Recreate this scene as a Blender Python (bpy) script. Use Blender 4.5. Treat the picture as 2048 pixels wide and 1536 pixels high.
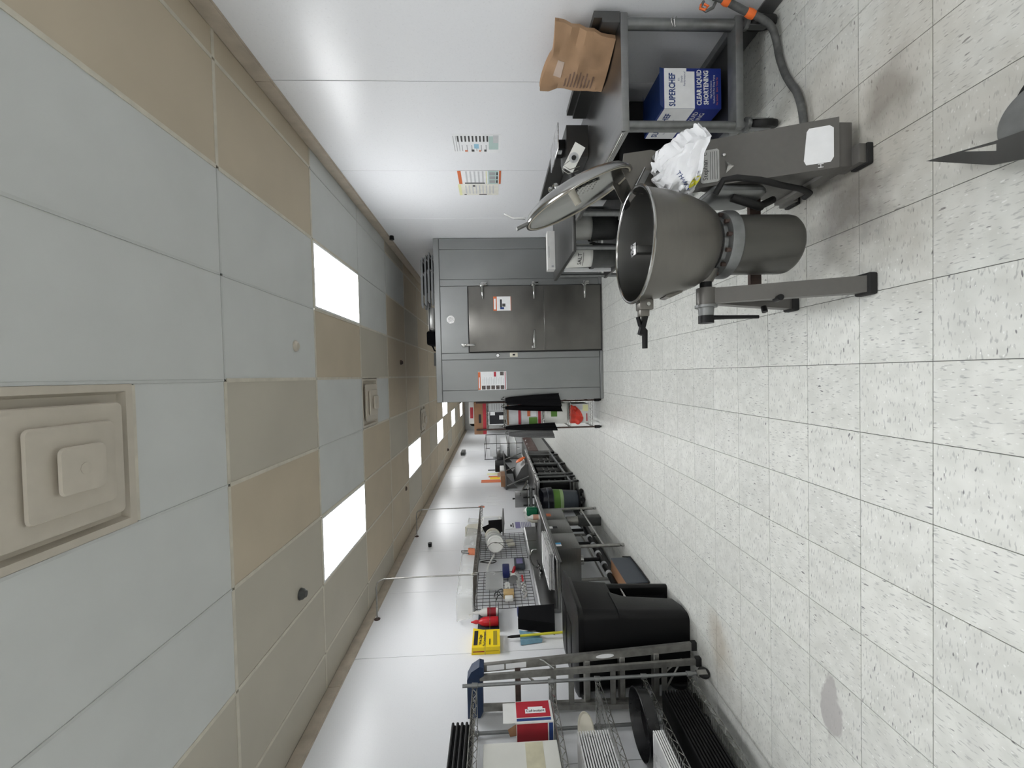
import bpy, bmesh, math, random
from mathutils import Vector, Matrix
random.seed(7)
S = bpy.context.scene
for o in list(bpy.data.objects): bpy.data.objects.remove(o)
C = S.collection

# ------------------------------------------------------------------ camera
R_ = Vector((0.99949152, 0.02090945, -0.02407277)); U_ = Vector((0.0231486, 0.04336988, 0.99879087)); F_ = Vector((-0.0219282, 0.99884025, -0.04286381))
cd = bpy.data.cameras.new('camera'); cam = bpy.data.objects.new('camera', cd); C.objects.link(cam)
cd.sensor_fit = 'HORIZONTAL'; cd.sensor_width = 36.0; cd.lens = 820.76/2048*36.0; cd.clip_start = 0.05; cd.clip_end = 80
Mx = Matrix(((-U_.x, R_.x, -F_.x, 0), (-U_.y, R_.y, -F_.y, 0), (-U_.z, R_.z, -F_.z, 1.6237), (0, 0, 0, 1)))   # the phone was held sideways
cam.matrix_world = Mx
S.camera = cam
# ------------------------------------------------------------------ world, exposure
w = bpy.data.worlds.new('world'); S.world = w; w.use_nodes = True
w.node_tree.nodes['Background'].inputs[0].default_value = (0.8, 0.85, 0.9, 1); w.node_tree.nodes['Background'].inputs[1].default_value = 0.2
S.view_settings.view_transform = 'Standard'; S.view_settings.look = 'None'; S.view_settings.gamma = 1.0
S.view_settings.use_curve_mapping = False; S.view_settings.exposure = 0.0
LAMP = 15.5            # strength of the ceiling troffers

# ------------------------------------------------------------------ helpers
WM = {}
def V(*a): return Vector(a)
class MB:
    def __init__(s): s.v = []; s.f = []; s.m = []
    def add(s, vs, fs, m=0):
        o = len(s.v); s.v += [tuple(v) for v in vs]; s.f += [[i+o for i in f] for f in fs]; s.m += [m]*len(fs); return s
    def box(s, x0, x1, y0, y1, z0, z1, m=0):
        return s.add([(x, y, z) for z in (z0, z1) for y in (y0, y1) for x in (x0, x1)], [(0,2,3,1),(4,5,7,6),(0,1,5,4),(2,6,7,3),(0,4,6,2),(1,3,7,5)], m)
    def hexa(s, p, m=0):        # eight corners, bottom four then top four, ordered like box
        return s.add(p, [(0,2,3,1),(4,5,7,6),(0,1,5,4),(2,6,7,3),(0,4,6,2),(1,3,7,5)], m)
    def rbox(s, x0, x1, y0, y1, z0, z1, r=.01, m=0, seg=2, rot=None):
        bm = bmesh.new(); bmesh.ops.create_cube(bm, size=1)
        c = V((x0+x1)/2, (y0+y1)/2, (z0+z1)/2)
        for v in bm.verts: v.co = V(v.co.x*abs(x1-x0), v.co.y*abs(y1-y0), v.co.z*abs(z1-z0))
        bmesh.ops.bevel(bm, geom=list(bm.edges), offset=r, segments=seg, profile=.5, affect='EDGES')
        for v in bm.verts:
            if rot: v.co = rot @ v.co
            v.co += c
        bm.verts.index_update()
        s.add([v.co[:] for v in bm.verts], [[v.index for v in f.verts] for f in bm.faces], m); bm.free(); return s
    def obox(s, c, ax, ay, az, m=0):   # centre and three half axes
        c, ax, ay, az = V(*c), V(*ax), V(*ay), V(*az)
        return s.add([c+i*ax+j*ay+k*az for k in (-1,1) for j in (-1,1) for i in (-1,1)], [(0,2,3,1),(4,5,7,6),(0,1,5,4),(2,6,7,3),(0,4,6,2),(1,3,7,5)], m)
    def cyl(s, p0, p1, r0, r1=None, n=14, m=0, cap=True):
        p0, p1 = V(*p0), V(*p1); r1 = r0 if r1 is None else r1
        d = (p1-p0).normalized(); a = d.orthogonal().normalized(); b = d.cross(a)
        vs = []
        for p, r in ((p0, r0), (p1, r1)): vs += [p+r*(math.cos(t)*a+math.sin(t)*b) for t in [2*math.pi*k/n for k in range(n)]]
        fs = [(k, (k+1)%n, n+(k+1)%n, n+k) for k in range(n)]
        if cap: fs += [tuple(range(n))[::-1], tuple(range(n, 2*n))]
        return s.add(vs, fs, m)
    def tube(s, pts, r, n=8, m=0, closed=False):
        pts = [V(*p) for p in pts]; N = len(pts); vs = []; up = None
        for i, p in enumerate(pts):
            a = pts[(i-1) % N] if (closed or i) else p; b = pts[(i+1) % N] if (closed or i < N-1) else p
            d = (b-a).normalized()
            if up is None: up = d.orthogonal().normalized()
            up = (up-d*up.dot(d)).normalized(); sd = d.cross(up)
            rr = r[i] if isinstance(r, (list, tuple)) else r
            vs += [p+rr*(math.cos(t)*up+math.sin(t)*sd) for t in [2*math.pi*k/n for k in range(n)]]
        fs = []
        for i in range(N if closed else N-1):
            j = (i+1) % N
            fs += [(i*n+k, i*n+(k+1)%n, j*n+(k+1)%n, j*n+k) for k in range(n)]
        if not closed: fs += [tuple(range(n))[::-1], tuple(range((N-1)*n, N*n))]
        return s.add(vs, fs, m)
    def lathe(s, prof, c, axis=(0,0,1), n=32, m=0):   # prof: (radius, height along axis)
        c = V(*c); d = V(*axis).normalized(); a = d.orthogonal().normalized(); b = d.cross(a); vs = []
        for r, h in prof: vs += [c+d*h+max(r, 1e-4)*(math.cos(t)*a+math.sin(t)*b) for t in [2*math.pi*k/n for k in range(n)]]
        fs = []
        for i in range(len(prof)-1): fs += [(i*n+k, i*n+(k+1)%n, (i+1)*n+(k+1)%n, (i+1)*n+k) for k in range(n)]
        return s.add(vs, fs, m)
    def prism(s, poly, axis, a, b, m=0):
        def pt(p, t): return {'x': (t, p[0], p[1]), 'y': (p[0], t, p[1]), 'z': (p[0], p[1], t)}[axis]
        n = len(poly)
        return s.add([pt(p, a) for p in poly]+[pt(p, b) for p in poly], [tuple(range(n)), tuple(range(n, 2*n))[::-1]]+[(k, (k+1)%n, n+(k+1)%n, n+k) for k in range(n)], m)
    def quad(s, a, b, c, d, m=0): return s.add([a, b, c, d], [(0,1,2,3)], m)
    def grid(s, fn, nu, nv, m=0):
        vs = [fn(i/nu, j/nv) for j in range(nv+1) for i in range(nu+1)]
        return s.add(vs, [(j*(nu+1)+i, j*(nu+1)+i+1, (j+1)*(nu+1)+i+1, (j+1)*(nu+1)+i) for j in range(nv) for i in range(nu)], m)
    def sheet(s, o, ux, uy, rects, lift=.0008, n=None):   # flat print: rects (u0,u1,v0,v1,mat) on the plane o + u*ux + v*uy
        o, ux, uy = V(*o), V(*ux), V(*uy); nn = (V(*n) if n else ux.cross(uy)).normalized()
        for k, (u0, u1, v0, v1, m) in enumerate(rects):
            q = [o+ux*u+uy*v+nn*lift*(1+.3*k/len(rects)) for u, v in ((u0,v0),(u1,v0),(u1,v1),(u0,v1))]; s.quad(*q, m=m)
        return s
    def text(s, body, o, ux, uy, size, m=0, lift=.001, align='LEFT', n=None, squash=1.0, bold=.0):
        cu = bpy.data.curves.new('t', 'FONT'); cu.body = body; cu.size = 1.0; cu.resolution_u = 2; cu.align_x = align; cu.offset = bold
        ob = bpy.data.objects.new('t', cu); C.objects.link(ob)
        dg = bpy.context.evaluated_depsgraph_get(); me = bpy.data.meshes.new_from_object(ob.evaluated_get(dg))
        o, ux, uy = V(*o), V(*ux).normalized(), V(*uy).normalized(); nn = (V(*n) if n else ux.cross(uy)).normalized()
        s.add([o+ux*(v.co.x*size*squash)+uy*(v.co.y*size)+nn*lift for v in me.vertices], [list(p.vertices) for p in me.polygons], m)
        bpy.data.objects.remove(ob); bpy.data.curves.remove(cu); bpy.data.meshes.remove(me); return s

def spline(P, n=6):
    P = [V(*p) for p in P]; out = []
    for i in range(len(P)-1):
        p0, p1, p2, p3 = P[max(0, i-1)], P[i], P[i+1], P[min(len(P)-1, i+2)]
        for k in range(n):
            t = k/n; out.append(.5*((2*p1)+(p2-p0)*t+(2*p0-5*p1+4*p2-p3)*t*t+(3*p1-p0-3*p2+p3)*t*t*t))
    return out+[P[-1]]
def build(name, mb, mat, parent=None, label=None, smooth=38, kind=None, recalc=True):
    me = bpy.data.meshes.new(name)
    Wp = WM[parent] if parent else Matrix()
    if parent:
        inv = Wp.inverted(); vs = [inv @ V(*v) for v in mb.v]
    else: vs = [V(*v) for v in mb.v]
    me.from_pydata([v[:] for v in vs], [], mb.f)
    for mm in (mat if isinstance(mat, (list, tuple)) else [mat]): me.materials.append(mm)
    if any(mb.m): me.polygons.foreach_set('material_index', mb.m)
    if recalc:
        bm = bmesh.new(); bm.from_mesh(me); bmesh.ops.recalc_face_normals(bm, faces=list(bm.faces)); bm.to_mesh(me); bm.free()
    if smooth:
        me.polygons.foreach_set('use_smooth', [True]*len(me.polygons)); me.set_sharp_from_angle(angle=math.radians(smooth))
    ob = bpy.data.objects.new(name, me); C.objects.link(ob); WM[ob] = Wp.copy()
    if parent: ob.parent = parent
    if label: ob['label'] = label
    if kind: ob['kind'] = kind
    return ob
def tag(o, label, cat, group=None):
    o['label'] = label; o['category'] = cat
    if group: o['group'] = group
    return o
def thing(name, label, cat, loc=(0,0,0), group=None):
    o = bpy.data.objects.new(name, None); C.objects.link(o); o.location = loc; o.empty_display_size = .1
    WM[o] = Matrix.Translation(loc); return tag(o, label, cat, group)
def single(name, mb, mat, label, cat, group=None, **k): return tag(build(name, mb, mat, **k), label, cat, group)
def struct(name, mb, mat, **k):
    o = build(name, mb, mat, **k); o['kind'] = 'structure'; return o
def dup(root, d, label=None, rz=0.0):
    r = root.copy(); C.objects.link(r); r.location = V(*root.location)+V(*d); r.rotation_euler.z += rz; WM[r] = Matrix.Translation(r.location)
    if label: r['label'] = label
    for ch in list(root.children):
        c = ch.copy(); C.objects.link(c); c.parent = r
        for g in list(ch.children):
            e = g.copy(); C.objects.link(e); e.parent = c
    return r

# ------------------------------------------------------------------ materials
MATS = {}
def pm(name, col, rough=.5, metal=0., var=.08, scale=12., bump=0., stretch=(1,1,1), spec=.5, trans=0., ior=1.45, rvar=.06, alpha=1., emit=None, dist=.003, sheen=0, col2=None, thresh=None):
    m = bpy.data.materials.new(name); m.use_nodes = True; nt = m.node_tree; b = nt.nodes['Principled BSDF']; L = nt.links.new
    tc = nt.nodes.new('ShaderNodeTexCoord'); mp = nt.nodes.new('ShaderNodeMapping'); mp.inputs['Scale'].default_value = stretch; L(tc.outputs['Object'], mp.inputs['Vector'])
    no = nt.nodes.new('ShaderNodeTexNoise'); no.inputs['Scale'].default_value = scale; no.inputs['Detail'].default_value = 4; L(mp.outputs[0], no.inputs['Vector'])
    rp = nt.nodes.new('ShaderNodeValToRGB'); L(no.outputs['Fac'], rp.inputs['Fac'])
    e0, e1 = rp.color_ramp.elements; e0.position, e1.position = (.3, .7) if not thresh else thresh
    e0.color = (*[max(0, c*(1-var)) for c in col], 1); e1.color = (*[min(1, c*(1+var)) for c in (col2 or col)], 1)
    L(rp.outputs['Color'], b.inputs['Base Color'])
    mr = nt.nodes.new('ShaderNodeMapRange'); L(no.outputs['Fac'], mr.inputs['Value']); mr.inputs['From Min'].default_value = .3; mr.inputs['From Max'].default_value = .7
    mr.inputs['To Min'].default_value = max(.02, rough-rvar); mr.inputs['To Max'].default_value = min(1, rough+rvar); L(mr.outputs[0], b.inputs['Roughness'])
    b.inputs['Metallic'].default_value = metal; b.inputs['Specular IOR Level'].default_value = spec; b.inputs['IOR'].default_value = ior
    b.inputs['Transmission Weight'].default_value = trans; b.inputs['Alpha'].default_value = alpha
    if bump:
        bp = nt.nodes.new('ShaderNodeBump'); bp.inputs['Strength'].default_value = bump; bp.inputs['Distance'].default_value = dist; L(no.outputs['Fac'], bp.inputs['Height']); L(bp.outputs[0], b.inputs['Normal'])
    if emit: b.inputs['Emission Color'].default_value = (*emit[:3], 1); b.inputs['Emission Strength'].default_value = emit[3]
    MATS[name] = m; return m
steel = pm('stainless_brushed', (.21,.21,.205), .34, 1, .08, 9, .0, (1,1,9), rvar=.03)
steel_h = pm('stainless_top', (.27,.27,.27), .32, 1, .05, 6, 0, (6,1,1), rvar=.02)
steel_dk = pm('stainless_dull', (.14,.14,.137), .42, 1, .06, 5, 0, (1,4,1), rvar=.03)
cooler_m = pm('cooler_steel', (.27,.277,.278), .42, .85, .06, 3.2, .0, (1,1,.6), rvar=.04)
door_m = pm('cooler_door_steel', (.165,.16,.148), .36, .9, .08, 3.0, .0, (1,1,1.6), rvar=.05)
mixer_m = pm('mixer_brushed_steel', (.165,.157,.142), .36, .75, .03, 12, 0, (1,1,5), rvar=.02)
motor_m = pm('motor_grey_paint', (.085,.083,.074), .34, .25, .04, 10, 0, (4,4,1), rvar=.03)
bowl_in = pm('bowl_inside_steel', (.19,.19,.183), .34, 1, .03, 6, 0, (1,1,3), rvar=.02)
stand_m = pm('stand_grey', (.13,.125,.116), .42, .35, .04, 40, .0)
polished = pm('polished_steel', (.40,.40,.39), .18, 1, .05, 14)
galv = pm('galvanised_tube', (.23,.236,.236), .46, .8, .14, 20, .03)
alu = pm('aluminium', (.38,.38,.365), .36, 1, .12, 20, .03, (1,1,5))
alu_dull = pm('aluminium_dull', (.31,.305,.285), .45, .75, .2, 18, .05)
alu_br = pm('aluminium_bright', (.66,.66,.66), .26, 1, .06, 14)
chrome = pm('chrome_wire', (.45,.45,.43), .22, 1, .1, 30)
wire_dk = pm('dark_wire', (.035,.033,.03), .5, .2, .2, 30)
wire_br = pm('brown_wire', (.12,.11,.095), .5, .5, .2, 30)
black_pl = pm('black_plastic', (.006,.006,.0065), .45, 0, .2, 30, .05, spec=.3)
black_gl = pm('black_gloss', (.010,.010,.011), .28, 0, .1, 6, rvar=.02)
black_rub = pm('black_rubber', (.012,.012,.012), .7, 0, .3, 60, .1)
black_fab = pm('black_fabric', (.005,.005,.006), .9, 0, .3, 120, .2, spec=.15)
grey_fab = pm('grey_fabric', (.11,.11,.11), .85, 0, .2, 120, .2)
cart_m = pm('black_cart_plastic', (.004,.004,.0045), .42, 0, .15, 200, .15, dist=.001, spec=.32)
grey_pl = pm('slate_grey_plastic', (.055,.065,.08), .45, 0, .1, 30)
dgrey_pl = pm('dark_grey_plastic', (.06,.062,.06), .5, 0, .15, 20)
white_pl = pm('white_plastic', (.78,.78,.74), .4, 0, .04, 8)
cream_pl = pm('cream_plastic', (.66,.63,.53), .45, 0, .06, 8)
white_paper = pm('white_paper', (.80,.81,.82), .75, 0, .03, 20)
clear_pl = pm('clear_plastic', (.86,.87,.86), .22, 0, .03, 8, trans=.55, ior=1.2, alpha=.62)
bag_pl = pm('thin_white_plastic', (.82,.83,.85), .32, 0, .04, 14, .25, alpha=.93)
red_m = pm('red_print', (.42,.02,.035), .5, 0, .08, 10)
dred_m = pm('dark_red_print', (.30,.015,.025), .5, 0, .12, 10)
red_pl = pm('red_plastic', (.50,.012,.02), .35, 0, .06, 10)
orange_m = pm('orange_print', (.62,.16,.06), .55, 0, .06, 10)
orange_pl = pm('orange_plastic', (.80,.16,.03), .45, 0, .06, 10)
yellow_m = pm('yellow_print', (.85,.62,.01), .5, 0, .04, 10)
yellow_pl = pm('yellow_plastic', (.70,.66,.05), .4, 0, .05, 10)
lyel_m = pm('pale_yellow_print', (.74,.74,.42), .6, 0, .04, 10)
blue_m = pm('blue_print', (.012,.028,.20), .5, 0, .06, 10)
navy_m = pm('navy_print', (.02,.05,.19), .5, 0, .08, 10)
dblue_pl = pm('dark_blue_plastic', (.012,.02,.10), .45, 0, .1, 10)
cap_blue = pm('ladder_cap_blue', (.012,.028,.07), .45, 0, .15, 20)
lblue_m = pm('pale_blue_print', (.30,.52,.66), .5, 0, .05, 10)
sblue = pm('sticker_blue', (.06,.32,.58), .4, 0, .05, 10)
purple_m = pm('purple_print', (.22,.20,.38), .6, 0, .06, 10)
green_m = pm('green_print', (.12,.26,.045), .5, 0, .06, 10)
green_pl = pm('green_liquid', (.01,.15,.07), .2, 0, .1, 10)
teal_m = pm('pale_teal_print', (.45,.58,.55), .6, 0, .04, 10)
grey_m = pm('grey_print', (.36,.37,.38), .6, 0, .06, 14)
lgrey_m = pm('light_grey_print', (.56,.57,.58), .6, 0, .05, 14)
ink = pm('black_ink', (.012,.012,.016), .6, 0, .1, 10)
photo_m = pm('dark_photo_print', (.10,.08,.075), .4, 0, .8, 60)
kraft = pm('kraft_paper', (.36,.225,.13), .75, 0, .12, 9, .35, dist=.006)
kraft_dk = pm('kraft_paper_print', (.17,.105,.075), .75, 0, .12, 20)
card = pm('brown_cardboard', (.28,.15,.08), .7, 0, .1, 12)
wcard = pm('white_cardboard', (.68,.68,.66), .65, 0, .05, 10)
ccard = pm('off_white_carton', (.58,.58,.54), .6, 0, .06, 4)
tape = pm('yellowed_tape', (.55,.52,.38), .35, 0, .16, 10)
wood = pm('wood_block', (.48,.33,.15), .55, 0, .2, 10, stretch=(1,12,1))
rust = pm('rusty_steel', (.075,.05,.042), .6, .3, .35, 20)
maroon = pm('maroon_panel', (.08,.035,.03), .4, 0, .15, 10)
beige_v = pm('aged_beige_paint', (.53,.48,.40), .45, 0, .05, 10)
beige_t = pm('aged_beige_trim', (.46,.40,.325), .6, 0, .14, 9)
bar_m = pm('aged_grid_bar', (.58,.54,.45), .5, 0, .10, 14)
tile_w = pm('ceiling_tile_white', (.585,.595,.575), .85, 0, .035, 2.5, .10, dist=.002)
tile_b = pm('ceiling_tile_aged', (.52,.445,.335), .8, 0, .06, 1.6, .08, dist=.002)
tile_b2 = pm('ceiling_tile_greyed', (.485,.45,.375), .8, 0, .05, 1.6, .08, dist=.002)
wall_m = pm('white_frp_panel', (.79,.80,.82), .30, 0, .012, 110, .22, dist=.0012, rvar=.03)
wall_b = pm('panel_joint', (.33,.33,.33), .6, 0, .06, 10)
plain_w = pm('white_paint', (.74,.74,.72), .6, 0, .03, 6)
base_m = pm('vinyl_base', (.10,.10,.10), .55, 0, .1, 10)
lamp_m = bpy.data.materials.new('lit_diffuser'); lamp_m.use_nodes = True
_b = lamp_m.node_tree.nodes['Principled BSDF']; _b.inputs['Base Color'].default_value = (.9,.9,.9,1); _b.inputs['Emission Color'].default_value = (.97,.985,1,1); _b.inputs['Emission Strength'].default_value = LAMP

def floor_mat(name, world):
    m = bpy.data.materials.new(name); m.use_nodes = True; nt = m.node_tree; b = nt.nodes['Principled BSDF']; L = nt.links.new
    N = lambda t: nt.nodes.new('ShaderNode'+t)
    geo = N('NewGeometry'); tc = N('TexCoord'); oi = N('ObjectInfo')
    if world: vec = geo.outputs['Position']
    else:
        ad = N('VectorMath'); ad.operation = 'ADD'; cm = N('CombineXYZ'); mu = N('Math'); mu.operation = 'MULTIPLY'; mu.inputs[1].default_value = 61.0
        L(oi.outputs['Random'], mu.inputs[0]); L(mu.outputs[0], cm.inputs[0]); L(mu.outputs[0], cm.inputs[1]); L(tc.outputs['Object'], ad.inputs[0]); L(cm.outputs[0], ad.inputs[1]); vec = ad.outputs[0]
    def specks(sx, sy, sc, lo, hi):
        mp = N('Mapping'); mp.inputs['Scale'].default_value = (sx, sy, 1); L(vec, mp.inputs['Vector'])
        n = N('TexNoise'); n.inputs['Scale'].default_value = sc; n.inputs['Detail'].default_value = 1.5; L(mp.outputs[0], n.inputs['Vector'])
        r = N('MapRange'); r.inputs['From Min'].default_value = lo; r.inputs['From Max'].default_value = hi; L(n.outputs['Fac'], r.inputs['Value']); return r.outputs[0]
    def mix(a, b_, f):
        x = N('MixRGB'); x.blend_type = 'MIX'
        for k, q in ((1, a), (2, b_)):
            if isinstance(q, tuple): x.inputs[k].default_value = (*q, 1)
            else: L(q, x.inputs[k])
        if isinstance(f, float): x.inputs[0].default_value = f
        else: L(f, x.inputs[0])
        return x.outputs[0]
    base = mix((.63,.64,.605), (.71,.72,.685), specks(1, 1, 14, .35, .65))
    if not world:
        hs = N('HueSaturation'); mr = N('MapRange'); mr.inputs['To Min'].default_value = .95; mr.inputs['To Max'].default_value = 1.04; L(oi.outputs['Random'], mr.inputs['Value']); L(mr.outputs[0], hs.inputs['Value']); L(base, hs.inputs['Color']); base = hs.outputs[0]
    c = mix(base, (.47,.48,.465), specks(1, .26, 120, .59, .68))
    c = mix(c, (.20,.20,.205), specks(1.0, .28, 80, .685, .73))
    c = mix(c, (.80,.81,.79), specks(1, .5, 95, .66, .72))
    # worn-in dirt around the mixer, and a dried spill near the shelving
    sp = N('SeparateXYZ'); L(geo.outputs['Position'], sp.inputs[0])
    def blob(cx, cy, rx, ry, nscale, lo, hi):
        mp = N('Mapping'); mp.inputs['Location'].default_value = (-cx/rx, -cy/ry, 0); mp.inputs['Scale'].default_value = (1/rx, 1/ry, 1); L(geo.outputs['Position'], mp.inputs['Vector'])
        ln = N('VectorMath'); ln.operation = 'LENGTH'; L(mp.outputs[0], ln.inputs[0])
        n = N('TexNoise'); n.inputs['Scale'].default_value = nscale; n.inputs['Detail'].default_value = 6; L(geo.outputs['Position'], n.inputs['Vector'])
        ma = N('Math'); ma.operation = 'MULTIPLY_ADD'; ma.inputs[1].default_value = 1.3; L(n.outputs['Fac'], ma.inputs[0]); L(ln.outputs['Value'], ma.inputs[2])
        r = N('MapRange'); r.inputs['From Min'].default_value = hi; r.inputs['From Max'].default_value = lo; L(ma.outputs[0], r.inputs['Value']); return r.outputs[0]
    def scale(x, k):
        mm = N('Math'); mm.operation = 'MULTIPLY'; mm.inputs[1].default_value = k; L(x, mm.inputs[0]); return mm.outputs[0]
    c = mix(c, (.33,.29,.23), scale(blob(1.0, 1.7, .75, .75, 3.2, .9, 1.75), .55))
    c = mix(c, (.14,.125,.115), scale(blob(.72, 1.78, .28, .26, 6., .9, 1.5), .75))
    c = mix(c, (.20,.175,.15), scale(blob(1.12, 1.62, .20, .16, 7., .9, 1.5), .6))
    c = mix(c, (.36,.30,.22), scale(blob(-2.05, 2.95, .30, .22, 5., .9, 1.6), .55))
    c = mix(c, (.40,.385,.38), scale(blob(-1.70, 1.925, .21, .085, 9., 1.30, 1.42), .8))
    c = mix(c, (.30,.28,.255), scale(blob(-2.35, 4.5, .25, 3.0, 3., .8, 1.7), .4))
    if world:
        def line(ax, off):
            a = N('Math'); a.operation = 'ADD'; a.inputs[1].default_value = off; L(sp.outputs[ax], a.inputs[0])
            d = N('Math'); d.operation = 'DIVIDE'; d.inputs[1].default_value = .3048; L(a.outputs[0], d.inputs[0])
            f = N('Math'); f.operation = 'FRACT'; L(d.outputs[0], f.inputs[0])
            l = N('Math'); l.operation = 'LESS_THAN'; l.inputs[1].default_value = .009; L(f.outputs[0], l.inputs[0]); return l.outputs[0]
        c = mix(c, (.22,.22,.21), scale(line(0, 30.466), .7)); c = mix(c, (.22,.22,.21), scale(line(1, 30.48-1.4523), .7))
    L(c, b.inputs['Base Color']); b.inputs['Roughness'].default_value = .38; b.inputs['Specular IOR Level'].default_value = .4
    return m
floor_t = floor_mat('vinyl_tile_speckled', False); floor_w = floor_mat('vinyl_floor_distant', True)
joint_m = pm('tile_joint', (.13,.13,.125), .8)

ORD = ('first','second','third','fourth','fifth','sixth','seventh','eighth','ninth','tenth','eleventh','twelfth','thirteenth')
# ================================================================== room shell
XL, XR, HC, YB, YF = -2.77, 2.02, 3.177, -3.7, 21.2
X0, Y0 = .0144, 1.1475; TS = .3048; NR = 17
yA, yB = Y0, Y0+NR*TS
fl = MB(); fl.box(XL-.2, XR+.2, yA, yB, -.06, -.0035, 1); fl.box(XL-.2, XR+.2, YB, yA, -.06, 0); fl.box(XL-.2, XR+.2, yB, YF+.1, -.06, 0)
floor = struct('floor', fl, [floor_w, joint_m], smooth=0)
tmesh = {}
def tile_mesh(wx, wy):
    k = (round(wx, 3), round(wy, 3))
    if k not in tmesh:
        g = .0014; a, b_ = wx/2-g, wy/2-g; c = .0009; me = bpy.data.meshes.new('floor_tile')
        vs = [(-a,-b_,-.0035),(a,-b_,-.0035),(a,b_,-.0035),(-a,b_,-.0035),(-a,-b_,-c),(a,-b_,-c),(a,b_,-c),(-a,b_,-c),(-a+c,-b_+c,0),(a-c,-b_+c,0),(a-c,b_-c,0),(-a+c,b_-c,0)]
        me.from_pydata(vs, [], [(0,1,5,4),(1,2,6,5),(2,3,7,6),(3,0,4,7),(4,5,9,8),(5,6,10,9),(6,7,11,10),(7,4,8,11),(8,9,10,11)]); me.materials.append(floor_t); tmesh[k] = me
    return tmesh[k]
for i in range(-7, 10):
    xa, xb = max(XL, X0-TS*(i+1)), min(XR, X0-TS*i)
    if xb-xa < .02: continue
    for j in range(NR):
        turn = (i+j) % 2
        o = bpy.data.objects.new('floor_tile', tile_mesh(TS, xb-xa) if turn else tile_mesh(xb-xa, TS)); C.objects.link(o)
        o.location = ((xa+xb)/2, Y0+TS*(j+.5), 0); o.rotation_euler.z = math.pi/2 if turn else 0; o.parent = floor
# walls: back boards with FRP panels on them
def wall(side, x, inward, y_seam):
    b = MB(); b.box(min(x, x-inward*.14), max(x, x-inward*.14), YB, YF, 0, HC+.15)
    root = struct('wall_'+side, b, wall_b, smooth=0)
    ys = [y_seam+1.2192*k for k in range(-9, 16)]
    for a, c in zip(ys[:-1], ys[1:]):
        a, c = max(a, YB), min(c, YF)
        if c-a < .05: continue
        p = MB(); p.rbox(min(x, x+inward*.006), max(x, x+inward*.006), a+.0025, c-.0025, .0, 3.10, .0018, seg=1); build('wall_panel', p, wall_m, root)
    return root
wall('left', XL, 1, 4.051); wall('right', XR, -1, 2.863)
struct('wall_back', MB().box(XL-.14, XR+.14, YF, YF+.12, 0, HC+.15), plain_w); struct('wall_front', MB().box(XL-.14, XR+.14, YB-.12, YB, 0, HC+.15), plain_w)
for n, x, s in (('trim_1', XL, 1), ('trim_2', XR, -1)):
    t = struct(n, MB().box(min(x, x+s*.010), max(x, x+s*.010), YB, YF, 3.062, 3.072), beige_t)
    ys = [y for y in ([-1.2+2.44*k for k in range(10)] if n == 'trim_1' else [.42+2.44*k for k in range(9)])]
    for a, c in zip(ys[:-1], ys[1:]): build('trim_board', MB().rbox(min(x, x+s*.018), max(x, x+s*.018), a+.0015, c-.0015, 3.072, HC, .003, seg=1), beige_t, t)
for n, x, s in (('baseboard_left', XL, 1), ('baseboard_right', XR, -1)):
    struct(n, MB().rbox(min(x, x+s*.012), max(x, x+s*.012), YB, YF, 0, .10, .004, seg=1), base_m)
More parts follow.
